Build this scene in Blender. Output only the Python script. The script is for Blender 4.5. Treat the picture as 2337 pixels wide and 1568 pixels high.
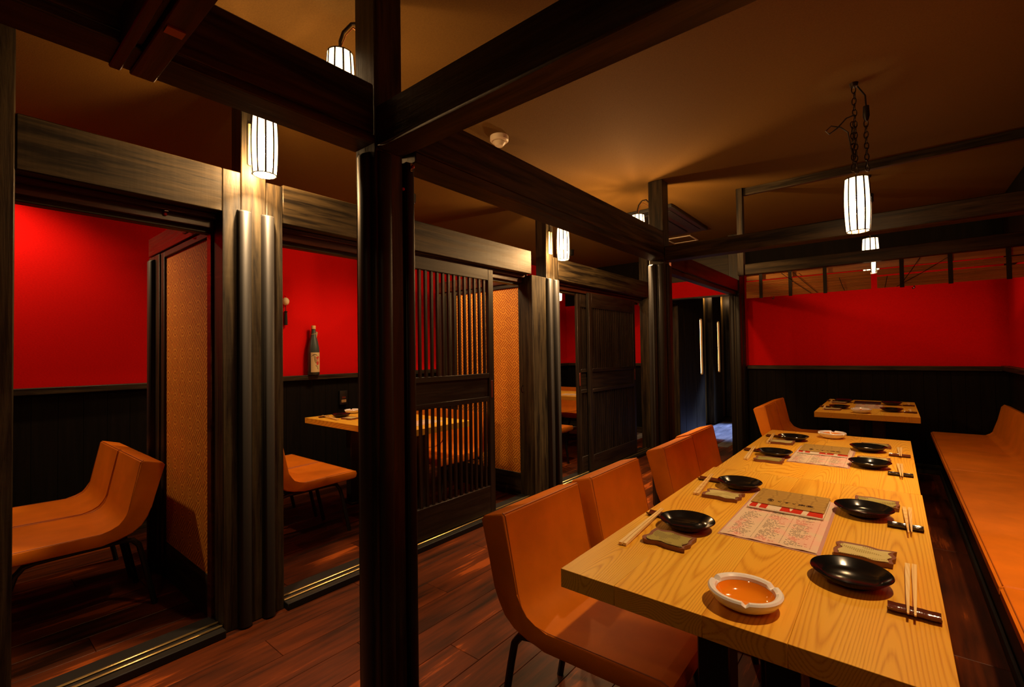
import bpy, bmesh, math, random
from mathutils import Vector, Matrix
random.seed(7)
for o in list(bpy.data.objects):
    bpy.data.objects.remove(o, do_unlink=True)
SC = bpy.context.scene
COL = SC.collection

# ------------------------------------------------------------------ camera
H = 1.24
F_PX = 1066.31
yaw, pitch, roll = -0.68392553, 0.02052958, -0.01431905
fwd = Vector((math.sin(yaw)*math.cos(pitch), math.cos(yaw)*math.cos(pitch), math.sin(pitch)))
rgt = Vector((math.cos(yaw), -math.sin(yaw), 0)); upv = rgt.cross(fwd)
r2 = math.cos(roll)*rgt + math.sin(roll)*upv
u2 = -math.sin(roll)*rgt + math.cos(roll)*upv
cam = bpy.data.cameras.new('camera'); cam.sensor_width = 36; cam.lens = 36*F_PX/2337
cam.clip_start = 0.02; cam.clip_end = 60
co = bpy.data.objects.new('camera', cam); COL.objects.link(co)
m = Matrix((r2, u2, -fwd)).transposed().to_4x4(); m.translation = (0, 0, H)
co.matrix_world = m
SC.camera = co

# ------------------------------------------------------------------ world, exposure, lights
SC.view_settings.view_transform = 'Standard'; SC.view_settings.look = 'None'
SC.view_settings.exposure = 0.0; SC.view_settings.gamma = 1.0
SC.view_settings.use_curve_mapping = False
w = bpy.data.worlds.new('world'); SC.world = w; w.use_nodes = True
w.node_tree.nodes['Background'].inputs[0].default_value = (1.0, 0.6, 0.35, 1)
w.node_tree.nodes['Background'].inputs[1].default_value = 0.003
WARM = (1.0, 0.65, 0.33)
SHADE_EMIT = 9.0         # glow of the thin lantern paper itself
BULB_W = 118.0            # bulb inside each lantern
SPOT_W = 108.0            # ceiling downlight
XF_ = -2.35
def lamp(name, typ, loc, power, color, size=0.03, rot=None, spot=None):
    l = bpy.data.lights.new(name, typ); l.energy = power; l.color = color
    if typ == 'AREA': l.size = size
    else: l.shadow_soft_size = size
    if spot: l.spot_size = spot; l.spot_blend = 0.6
    o = bpy.data.objects.new(name, l); COL.objects.link(o); o.location = loc
    if rot: o.rotation_euler = rot
    return o
lamp('downlight_table_front', 'SPOT', (0.22, 1.62, 2.52), SPOT_W, WARM, 0.035, (0, math.radians(-6), 0), math.radians(94))
lamp('downlight_table_rear', 'SPOT', (0.26, 2.36, 2.52), SPOT_W*0.7, WARM, 0.035, (math.radians(14), math.radians(-8), 0), math.radians(80))
lamp('fill_viewer_bay', 'SPOT', (-0.45, -0.75, 2.52), 12, WARM, 0.035, (math.radians(18), 0, 0), math.radians(120))  # unseen fill light added to brighten the chair side and table front edge
lamp('downlight_booth_first', 'SPOT', (-3.85, 0.02, 2.52), 66, WARM, 0.035, (0, 0, 0), math.radians(140))
lamp('downlight_booth_second', 'SPOT', (-3.15, 2.52, 2.52), 98, WARM, 0.16, (0, 0, 0), math.radians(140))
lamp('downlight_booth_third', 'SPOT', (-3.30, 5.30, 2.52), 45, WARM, 0.035, (0, 0, 0), math.radians(140))
lamp('downlight_far_table', 'SPOT', (-0.15, 5.20, 2.52), 19, WARM, 0.035, (0, 0, 0), math.radians(130))
lamp('passage_recess_near', 'POINT', (XF_-0.06, 8.12, 2.15), 1.6, WARM, 0.03)
lamp('passage_recess_far', 'POINT', (XF_-0.06, 9.16, 2.15), 1.6, WARM, 0.03)
lamp('daylight_entrance', 'SPOT', (-1.80, 8.7, 2.45), 800, (0.34, 0.48, 1.0), 0.05, (math.radians(-22), math.radians(3), 0), math.radians(36))

# ------------------------------------------------------------------ materials
def NT(name):
    mt = bpy.data.materials.new(name); mt.use_nodes = True
    nt = mt.node_tree; return mt, nt, nt.nodes['Principled BSDF']
def N(nt, typ, **kw):
    n = nt.nodes.new(typ)
    for k, v in kw.items():
        if k in n.inputs: n.inputs[k].default_value = v
        else: setattr(n, k, v)
    return n
def ramp(nt, stops):
    r = nt.nodes.new('ShaderNodeValToRGB'); e = r.color_ramp.elements
    while len(e) < len(stops): e.new(0.5)
    for i, (p, c) in enumerate(stops):
        e[i].position = p; e[i].color = (*c, 1)
    return r
def L(nt, a, b): nt.links.new(a, b)
def coords(nt, scale, rnd=True):
    tc = N(nt, 'ShaderNodeTexCoord'); mp = N(nt, 'ShaderNodeMapping')
    mp.inputs['Scale'].default_value = scale
    if rnd:
        oi = N(nt, 'ShaderNodeObjectInfo'); mu = N(nt, 'ShaderNodeMath', operation='MULTIPLY'); mu.inputs[1].default_value = 37.0
        L(nt, oi.outputs['Random'], mu.inputs[0]); cb = N(nt, 'ShaderNodeCombineXYZ')
        for i in range(3): L(nt, mu.outputs[0], cb.inputs[i])
        L(nt, cb.outputs[0], mp.inputs['Location'])
    L(nt, tc.outputs['Object'], mp.inputs['Vector'])
    return mp.outputs['Vector']
def plain(name, col, rough=0.5, metal=0.0, spec=0.5, noise=0.0):
    mt, nt, b = NT(name); b.inputs['Base Color'].default_value = (*col, 1)
    b.inputs['Roughness'].default_value = rough; b.inputs['Metallic'].default_value = metal
    b.inputs['Specular IOR Level'].default_value = spec
    if noise:
        v = coords(nt, (1, 1, 1)); n = N(nt, 'ShaderNodeTexNoise', Scale=60.0, Detail=3.0); L(nt, v, n.inputs['Vector'])
        bp = N(nt, 'ShaderNodeBump', Strength=noise, Distance=0.002); L(nt, n.outputs['Fac'], bp.inputs['Height']); L(nt, bp.outputs[0], b.inputs['Normal'])
    return mt
def emit(name, col, s):
    mt, nt, b = NT(name); b.inputs['Base Color'].default_value = (*col, 1)
    b.inputs['Emission Color'].default_value = (*col, 1); b.inputs['Emission Strength'].default_value = s
    return mt
def stained_wood(name, axis, dark=(0.0045, 0.003, 0.0017), light=(0.056, 0.039, 0.016), rough=0.46, saw=0.25):
    """near-black oiled timber with open grain along axis and faint saw marks across it"""
    mt, nt, b = NT(name)
    sc = [34.0]*3; sc['xyz'.index(axis)] = 2.2
    v = coords(nt, sc)
    n = N(nt, 'ShaderNodeTexNoise', Scale=1.0, Detail=6.0, Roughness=0.65, Distortion=0.4); L(nt, v, n.inputs['Vector'])
    r = ramp(nt, [(0.38, dark), (0.66, light)]); L(nt, n.outputs['Fac'], r.inputs[0]); L(nt, r.outputs[0], b.inputs['Base Color']); b.inputs['Specular IOR Level'].default_value = 0.35
    sc2 = [3.0]*3; sc2['xyz'.index(axis)] = 55.0
    v2 = coords(nt, sc2); n2 = N(nt, 'ShaderNodeTexNoise', Scale=1.0, Detail=2.0); L(nt, v2, n2.inputs['Vector'])
    mx = N(nt, 'ShaderNodeMath', operation='MULTIPLY_ADD'); L(nt, n2.outputs['Fac'], mx.inputs[0]); mx.inputs[1].default_value = saw
    L(nt, n.outputs['Fac'], mx.inputs[2])
    bp = N(nt, 'ShaderNodeBump', Strength=0.55, Distance=0.003); L(nt, mx.outputs[0], bp.inputs['Height']); L(nt, bp.outputs[0], b.inputs['Normal'])
    rr = N(nt, 'ShaderNodeMapRange'); rr.inputs['To Min'].default_value = rough-0.06; rr.inputs['To Max'].default_value = rough+0.16
    L(nt, n.outputs['Fac'], rr.inputs['Value']); L(nt, rr.outputs[0], b.inputs['Roughness'])
    return mt
def ash_wood(name, axis, light=(0.85, 0.485, 0.046), dark=(0.64, 0.30, 0.018)):
    """pale ash boards: straight pores at the sides, cathedral figure in places"""
    mt, nt, b = NT(name)
    a = 'xyz'.index(axis); sc = [1.0]*3; sc[a] = 0.085
    v = coords(nt, sc)
    n0 = N(nt, 'ShaderNodeTexNoise', Scale=5.5, Detail=0.6); L(nt, v, n0.inputs['Vector'])
    mx = N(nt, 'ShaderNodeMath', operation='MULTIPLY'); mx.inputs[1].default_value = 140.0; L(nt, n0.outputs['Fac'], mx.inputs[0])
    fr = N(nt, 'ShaderNodeMath', operation='PINGPONG'); fr.inputs[1].default_value = 1.0; L(nt, mx.outputs[0], fr.inputs[0])
    sc3 = [260.0]*3; sc3[a] = 6.0
    v3 = coords(nt, sc3); n3 = N(nt, 'ShaderNodeTexNoise', Scale=1.0, Detail=3.0); L(nt, v3, n3.inputs['Vector'])
    ad = N(nt, 'ShaderNodeMath', operation='MULTIPLY_ADD'); L(nt, n3.outputs['Fac'], ad.inputs[0]); ad.inputs[1].default_value = 0.8; L(nt, fr.outputs[0], ad.inputs[2])
    r = ramp(nt, [(0.30, dark), (0.75, (light[0]*.93, light[1]*.9, light[2]*.8)), (1.0, light)]); L(nt, ad.outputs[0], r.inputs[0])
    nb = N(nt, 'ShaderNodeTexNoise', Scale=2.2, Detail=2.0); vb = coords(nt, (1.6, 0.8, 1)); L(nt, vb, nb.inputs['Vector'])
    rb = ramp(nt, [(0.35, (1.0, 0.86, 0.62)), (0.65, (1.0, 1.0, 1.0))]); L(nt, nb.outputs['Fac'], rb.inputs[0])
    mm = N(nt, 'ShaderNodeMix', data_type='RGBA', blend_type='MULTIPLY'); mm.inputs['Factor'].default_value = 1.0
    L(nt, r.outputs[0], mm.inputs[6]); L(nt, rb.outputs[0], mm.inputs[7])
    oi = N(nt, 'ShaderNodeObjectInfo'); hv = N(nt, 'ShaderNodeHueSaturation'); mr = N(nt, 'ShaderNodeMapRange')
    mr.inputs['To Min'].default_value = 0.88; mr.inputs['To Max'].default_value = 1.08
    L(nt, oi.outputs['Random'], mr.inputs['Value']); L(nt, mr.outputs[0], hv.inputs['Value']); L(nt, mm.outputs[2], hv.inputs['Color']); L(nt, hv.outputs[0], b.inputs['Base Color'])
    b.inputs['Roughness'].default_value = 0.42; b.inputs['Specular IOR Level'].default_value = 0.4
    bp = N(nt, 'ShaderNodeBump', Strength=0.12, Distance=0.001); L(nt, ad.outputs[0], bp.inputs['Height']); L(nt, bp.outputs[0], b.inputs['Normal'])
    return mt
def floor_wood(name, cols=None):
    mt, nt, b = NT(name)
    v = coords(nt, (24, 1.6, 20)); n = N(nt, 'ShaderNodeTexNoise', Scale=1.0, Detail=7.0, Roughness=0.7); L(nt, v, n.inputs['Vector'])
    v2 = coords(nt, (5, 1.5, 5)); n2 = N(nt, 'ShaderNodeTexNoise', Scale=1.0, Detail=3.0); L(nt, v2, n2.inputs['Vector'])
    ad = N(nt, 'ShaderNodeMath', operation='MULTIPLY_ADD'); L(nt, n2.outputs['Fac'], ad.inputs[0]); ad.inputs[1].default_value = 0.9; L(nt, n.outputs['Fac'], ad.inputs[2])
    r = ramp(nt, [(0.62, (0.014, 0.0045, 0.0018)), (0.95, (0.105, 0.020, 0.003)), (1.25, (0.27, 0.055, 0.007))])
    r.color_ramp.elements[2].position = 1.0
    for i, c in enumerate(cols or ()): r.color_ramp.elements[i].color = (*c, 1)
    mu = N(nt, 'ShaderNodeMath', operation='MULTIPLY'); mu.inputs[1].default_value = 0.85; L(nt, ad.outputs[0], mu.inputs[0]); L(nt, mu.outputs[0], r.inputs[0])
    L(nt, r.outputs[0], b.inputs['Base Color']); b.inputs['Roughness'].default_value = 0.42; b.inputs['Specular IOR Level'].default_value = 0.2
    bp = N(nt, 'ShaderNodeBump', Strength=0.25, Distance=0.002); L(nt, n.outputs['Fac'], bp.inputs['Height']); L(nt, bp.outputs[0], b.inputs['Normal'])
    return mt
def plaster(name, col, strength=0.35, scale=90.0, rough=0.85, var=0.12):
    mt, nt, b = NT(name)
    v = coords(nt, (1, 1, 2.2), False); n = N(nt, 'ShaderNodeTexNoise', Scale=scale, Detail=4.0, Roughness=0.7); L(nt, v, n.inputs['Vector'])
    r = ramp(nt, [(0.3, tuple(c*(1-var) for c in col)), (0.7, tuple(c*(1+var) for c in col))]); L(nt, n.outputs['Fac'], r.inputs[0]); L(nt, r.outputs[0], b.inputs['Base Color'])
    b.inputs['Roughness'].default_value = rough; b.inputs['Specular IOR Level'].default_value = 0.1
    bp = N(nt, 'ShaderNodeBump', Strength=strength, Distance=0.002); L(nt, n.outputs['Fac'], bp.inputs['Height']); L(nt, bp.outputs[0], b.inputs['Normal'])
    return mt
def leather(name, col):
    mt, nt, b = NT(name)
    v = coords(nt, (1, 1, 1)); n = N(nt, 'ShaderNodeTexNoise', Scale=7.0, Detail=4.0); L(nt, v, n.inputs['Vector'])
    r = ramp(nt, [(0.3, tuple(c*0.86 for c in col)), (0.7, tuple(c*1.08 for c in col))]); L(nt, n.outputs['Fac'], r.inputs[0]); L(nt, r.outputs[0], b.inputs['Base Color'])
    vo = N(nt, 'ShaderNodeTexVoronoi', Scale=420.0); L(nt, v, vo.inputs['Vector'])
    ad = N(nt, 'ShaderNodeMath', operation='MULTIPLY_ADD'); L(nt, n.outputs['Fac'], ad.inputs[0]); ad.inputs[1].default_value = 4.0; L(nt, vo.outputs['Distance'], ad.inputs[2])
    bp = N(nt, 'ShaderNodeBump', Strength=0.15, Distance=0.002); L(nt, ad.outputs[0], bp.inputs['Height']); L(nt, bp.outputs[0], b.inputs['Normal'])
    b.inputs['Roughness'].default_value = 0.58; b.inputs['Specular IOR Level'].default_value = 0.2
    return mt
def wallpaper(name):
    """gold wave lines on orange paper: diagonal hatched blocks that alternate like a parquet, with rounded crests"""
    mt, nt, b = NT(name)
    tc = N(nt, 'ShaderNodeTexCoord'); sp = N(nt, 'ShaderNodeSeparateXYZ'); L(nt, tc.outputs['Object'], sp.inputs[0])
    def M(op, a, c=None, d=None):
        k = N(nt, 'ShaderNodeMath', operation=op)
        for i, x in enumerate((a, c, d)):
            if x is None: continue
            if isinstance(x, (int, float)): k.inputs[i].default_value = x
            else: L(nt, x, k.inputs[i])
        return k.outputs[0]
    X, Z = sp.outputs[0], sp.outputs[2]
    u = M('MULTIPLY', M('ADD', X, Z), 0.7071); v = M('MULTIPLY', M('SUBTRACT', X, Z), 0.7071)
    c = 0.085
    iu = M('FLOOR', M('DIVIDE', u, c)); iv = M('FLOOR', M('DIVIDE', v, c))
    par = M('FLOORED_MODULO', M('ADD', iu, iv), 2.0)
    su = M('PINGPONG', M('MULTIPLY', u, 52.0), 0.5); sv = M('PINGPONG', M('MULTIPLY', v, 52.0), 0.5)
    st = M('ADD', M('MULTIPLY', su, par), M('MULTIPLY', sv, M('SUBTRACT', 1.0, par)))
    fu = M('SUBTRACT', M('FRACT', M('DIVIDE', X, c*1.4142)), 0.5); fv = M('SUBTRACT', M('FRACT', M('DIVIDE', Z, c*1.4142)), 0.5)
    rad = M('SQRT', M('ADD', M('MULTIPLY', fu, fu), M('MULTIPLY', fv, fv)))
    rings = M('PINGPONG', M('MULTIPLY', rad, 7.0), 0.5)
    inside = M('LESS_THAN', rad, 0.24)
    st2 = M('ADD', M('MULTIPLY', st, M('SUBTRACT', 1.0, inside)), M('MULTIPLY', rings, inside))
    line = M('GREATER_THAN', st2, 0.33)
    r = ramp(nt, [(0.0, (0.52, 0.145, 0.008)), (1.0, (0.97, 0.42, 0.042))]); L(nt, line, r.inputs[0]); L(nt, r.outputs[0], b.inputs['Base Color'])
    b.inputs['Roughness'].default_value = 0.6
    return mt
def menu_print(name):
    """three columns of small dark and red lines of print on cream paper, with dotted price columns"""
    mt, nt, b = NT(name)
    tc = N(nt, 'ShaderNodeTexCoord'); sp = N(nt, 'ShaderNodeSeparateXYZ'); L(nt, tc.outputs['Object'], sp.inputs[0])
    def M(op, a, c=None, d=None):
        k = N(nt, 'ShaderNodeMath', operation=op)
        for i, x in enumerate((a, c, d)):
            if x is None: continue
            if isinstance(x, (int, float)): k.inputs[i].default_value = x
            else: L(nt, x, k.inputs[i])
        return k.outputs[0]
    X, Y = sp.outputs[0], sp.outputs[1]           # sheet is centred, 0.22 wide
    cx = M('FRACT', M('MULTIPLY', M('ADD', X, 0.104), 1/0.0695))
    row = M('MULTIPLY', Y, 118.0); rf = M('FRACT', row); ri = M('FLOOR', row); ci = M('FLOOR', M('MULTIPLY', M('ADD', X, 0.104), 1/0.0695))
    cb = N(nt, 'ShaderNodeCombineXYZ'); L(nt, M('MULTIPLY', X, 210.0), cb.inputs[0]); L(nt, M('MULTIPLY', ri, 3.7), cb.inputs[1]); L(nt, M('MULTIPLY', ci, 9.1), cb.inputs[2])
    n = N(nt, 'ShaderNodeTexNoise', Scale=1.0, Detail=1.0); L(nt, cb.outputs[0], n.inputs['Vector'])
    cb2 = N(nt, 'ShaderNodeCombineXYZ'); L(nt, M('MULTIPLY', ri, 7.3), cb2.inputs[0]); L(nt, M('MULTIPLY', ci, 5.7), cb2.inputs[1])
    wn = N(nt, 'ShaderNodeTexWhiteNoise'); L(nt, cb2.outputs[0], wn.inputs['Vector'])
    lenok = M('LESS_THAN', cx, M('MULTIPLY_ADD', wn.outputs['Value'], 0.42, 0.40))
    body = M('MULTIPLY', M('MULTIPLY', M('GREATER_THAN', n.outputs['Fac'], 0.47), lenok), M('GREATER_THAN', cx, 0.05))
    inrow = M('MULTIPLY', M('GREATER_THAN', rf, 0.25), M('LESS_THAN', rf, 0.72))
    price = M('MULTIPLY', M('GREATER_THAN', cx, 0.905), M('LESS_THAN', cx, 0.935))
    blank = M('GREATER_THAN', M('FRACT', M('MULTIPLY', ri, 0.1429)), 0.13)
    ink = M('MULTIPLY', M('MULTIPLY', M('MAXIMUM', body, price), inrow), blank)
    inmarg = M('MULTIPLY', M('LESS_THAN', M('ABSOLUTE', X), 0.104), M('MULTIPLY', M('LESS_THAN', Y, 0.235), M('GREATER_THAN', Y, -0.238)))
    ink = M('MULTIPLY', ink, inmarg)
    n2 = N(nt, 'ShaderNodeTexNoise', Scale=14.0, Detail=1.0); L(nt, tc.outputs['Object'], n2.inputs['Vector'])
    red = M('GREATER_THAN', n2.outputs['Fac'], 0.54)
    ir = ramp(nt, [(0.0, (0.06, 0.04, 0.03)), (1.0, (0.50, 0.05, 0.035))]); L(nt, red, ir.inputs[0])
    mx = N(nt, 'ShaderNodeMix', data_type='RGBA'); L(nt, M('MULTIPLY', ink, 0.85), mx.inputs['Factor'])
    pr = ramp(nt, [(0.42, (0.80, 0.64, 0.44)), (0.62, (0.85, 0.55, 0.42))]); L(nt, n2.outputs['Fac'], pr.inputs[0])
    L(nt, pr.outputs[0], mx.inputs[6]); L(nt, ir.outputs[0], mx.inputs[7]); L(nt, mx.outputs[2], b.inputs['Base Color'])
    b.inputs['Roughness'].default_value = 0.35; b.inputs['Specular IOR Level'].default_value = 0.35
    return mt
def glaze_green(name, light, dark):
    mt, nt, b = NT(name)
    v = coords(nt, (1, 1, 1))
    wv = N(nt, 'ShaderNodeTexWave', Scale=75.0, Distortion=1.5); L(nt, v, wv.inputs['Vector'])
    vs = coords(nt, (22, 44, 1)); n = N(nt, 'ShaderNodeTexNoise', Scale=1.0); L(nt, vs, n.inputs['Vector'])
    g = N(nt, 'ShaderNodeMath', operation='GREATER_THAN'); L(nt, n.outputs['Fac'], g.inputs[0]); g.inputs[1].default_value = 0.53
    mu = N(nt, 'ShaderNodeMath', operation='MULTIPLY'); L(nt, g.outputs[0], mu.inputs[0]); L(nt, wv.outputs['Fac'], mu.inputs[1])
    r = ramp(nt, [(0.3, light), (0.8, dark)]); L(nt, mu.outputs[0], r.inputs[0]); L(nt, r.outputs[0], b.inputs['Base Color'])
    b.inputs['Roughness'].default_value = 0.5
    bp = N(nt, 'ShaderNodeBump', Strength=0.4, Distance=-0.001); L(nt, mu.outputs[0], bp.inputs['Height']); L(nt, bp.outputs[0], b.inputs['Normal'])
    return mt
def folder_cloth(name):
    mt, nt, b = NT(name)
    v = coords(nt, (26, 34, 1), False); vo = N(nt, 'ShaderNodeTexVoronoi', Scale=1.0, Randomness=0.35, feature='DISTANCE_TO_EDGE'); L(nt, v, vo.inputs['Vector'])
    r = ramp(nt, [(0.0, (0.30, 0.17, 0.035)), (0.12, (0.46, 0.29, 0.06)), (0.5, (0.37, 0.21, 0.042))]); L(nt, vo.outputs[0], r.inputs[0])
    L(nt, r.outputs[0], b.inputs['Base Color']); b.inputs['Roughness'].default_value = 0.5
    return mt
def red_white(name):
    mt, nt, b = NT(name)
    v = coords(nt, (42, 3, 1), False); n = N(nt, 'ShaderNodeTexNoise', Scale=1.0, Detail=0.0); L(nt, v, n.inputs['Vector'])
    g = N(nt, 'ShaderNodeMath', operation='GREATER_THAN'); g.inputs[1].default_value = 0.5; L(nt, n.outputs['Fac'], g.inputs[0])
    r = ramp(nt, [(0.0, (0.82, 0.70, 0.52)), (1.0, (0.62, 0.035, 0.015))]); L(nt, g.outputs[0], r.inputs[0]); L(nt, r.outputs[0], b.inputs['Base Color'])
    b.inputs['Roughness'].default_value = 0.3
    return mt
WX, WY, WZ = (stained_wood('stained_timber_'+a, a) for a in 'xyz')
DZ = stained_wood('door_timber_z', 'z', (0.005, 0.003, 0.0018), (0.020, 0.0115, 0.006), 0.42, 0.05)
DY = stained_wood('door_timber_y', 'y', (0.005, 0.003, 0.0018), (0.020, 0.0115, 0.006), 0.42, 0.05)
RX = stained_wood('red_brown_timber_x', 'x', (0.030, 0.007, 0.004), (0.085, 0.022, 0.010), 0.3, 0.05)
RY = stained_wood('red_brown_timber_y', 'y', (0.030, 0.007, 0.004), (0.085, 0.022, 0.010), 0.3, 0.05)
PANEL = stained_wood('wainscot_board', 'z', (0.004, 0.003, 0.002), (0.008, 0.0055, 0.0035), 0.7, 0.02)
PANEL.node_tree.nodes['Principled BSDF'].inputs['Specular IOR Level'].default_value = 0.12
ASHY, ASHX = ash_wood('ash_board_y', 'y'), ash_wood('ash_board_x', 'x')
PLANK = floor_wood('red_brown_plank')
PLANKG = floor_wood('grey_plank', ((0.10, 0.10, 0.11), (0.30, 0.29, 0.30), (0.48, 0.46, 0.46)))
RED = plaster('red_plaster', (0.62, 0.003, 0.002))
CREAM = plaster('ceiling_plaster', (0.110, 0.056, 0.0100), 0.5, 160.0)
GOLD = plaster('gold_plaster', (0.46, 0.27, 0.07), 0.4, 60.0)
DARKW = plaster('dark_plaster', (0.03, 0.022, 0.016), 0.3, 60.0)
LEATHER = leather('orange_tan_leather', (0.70, 0.182, 0.005))
SEAM = plain('leather_piping', (0.42, 0.10, 0.004), 0.5)
VINYL = plain('black_vinyl_pad', (0.016, 0.014, 0.012), 0.52, 0, 0.35)
SILL = plain('black_sill_board', (0.006, 0.005, 0.004), 0.55, 0, 0.3)
STEEL = plain('black_steel', (0.008, 0.008, 0.008), 0.38)
IRON = plain('wrought_iron', (0.035, 0.022, 0.012), 0.42, 0.7)
COPPER = plain('copper_wire', (0.50, 0.20, 0.07), 0.35, 0.9)
BRASS = plain('brass_rail', (0.62, 0.44, 0.17), 0.3, 0.9)
CHROME = plain('chrome', (0.6, 0.58, 0.55), 0.2, 1.0)
PULL = plain('rust_pull', (0.11, 0.016, 0.008), 0.4)
REDBALL = plain('red_knob', (0.35, 0.01, 0.006), 0.2)
LACQUER = plain('black_lacquer', (0.005, 0.005, 0.005), 0.14, 0, 0.7)
WHITE = plain('white_china', (0.92, 0.90, 0.86), 0.18)
ORANGE = plain('orange_glaze', (0.88, 0.27, 0.012), 0.08, 0, 0.7)
BROWNC = plain('brown_clay', (0.23, 0.085, 0.045), 0.55, 0, 0.4, 0.4)
GLAZES = [glaze_green('green_glaze', (0.36, 0.30, 0.07), (0.17, 0.13, 0.03)), glaze_green('pale_green_glaze', (0.58, 0.50, 0.19), (0.36, 0.29, 0.08))]
REST = plain('amber_brown_glaze', (0.13, 0.028, 0.013), 0.12, 0, 0.7, 0.5)
RESTD = plain('dark_brown_glaze', (0.022, 0.010, 0.007), 0.14, 0, 0.7, 0.5)
STICK = ash_wood('chopstick_wood', 'y', (0.88, 0.66, 0.30), (0.74, 0.50, 0.19))
MENU = menu_print('menu_print'); FOLDER = folder_cloth('olive_gold_cover'); RW = red_white('red_white_print')
LAMIN = plain('pink_laminate_edge', (0.62, 0.36, 0.30), 0.25)
INK = plain('dark_ink', (0.05, 0.016, 0.010), 0.6)
PAPERW = plain('white_paper', (0.80, 0.74, 0.62), 0.7)
def sheer_paper(name, e):
    mt, nt, b = NT(name); out = nt.nodes['Material Output']; nt.nodes.remove(b)
    em = N(nt, 'ShaderNodeEmission'); em.inputs[0].default_value = (1.0, 0.68, 0.36, 1); em.inputs[1].default_value = e
    tr = N(nt, 'ShaderNodeBsdfTransparent'); tr.inputs[0].default_value = (1.0, 0.92, 0.8, 1); mx = N(nt, 'ShaderNodeMixShader'); mx.inputs[0].default_value = 0.45
    L(nt, tr.outputs[0], mx.inputs[1]); L(nt, em.outputs[0], mx.inputs[2]); L(nt, mx.outputs[0], out.inputs[0]); return mt
SHADE = sheer_paper('lantern_paper', SHADE_EMIT)
BULB = emit('bulb_glow', (1.0, 0.75, 0.45), 160)
SLITM = emit('slit_glow', (1.0, 0.45, 0.14), 16.0)
BAMBOO = stained_wood('bamboo_slat', 'x', (0.26, 0.11, 0.026), (0.46, 0.20, 0.045), 0.35, 0.02)
STRAP = plain('black_cloth_strap', (0.012, 0.009, 0.006), 0.9)
WP = wallpaper('wave_wallpaper')
PLASTIC = plain('ivory_plastic', (0.66, 0.56, 0.40), 0.4)
BLACKP = plain('black_plastic', (0.012, 0.012, 0.012), 0.35)
BOTTLE = plain('blue_grey_glass', (0.045, 0.062, 0.058), 0.35, 0, 0.6)
LABELP = plain('tan_label', (0.66, 0.50, 0.24), 0.6); LABELR = plain('red_label_print', (0.55, 0.05, 0.03), 0.6)
CORK = plain('tan_cap', (0.62, 0.36, 0.12), 0.5)
IVORY = plain('ivory_ball', (0.80, 0.64, 0.38), 0.45)
PURPLE = plain('dark_plum_panel', (0.030, 0.010, 0.014), 0.4)

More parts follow.
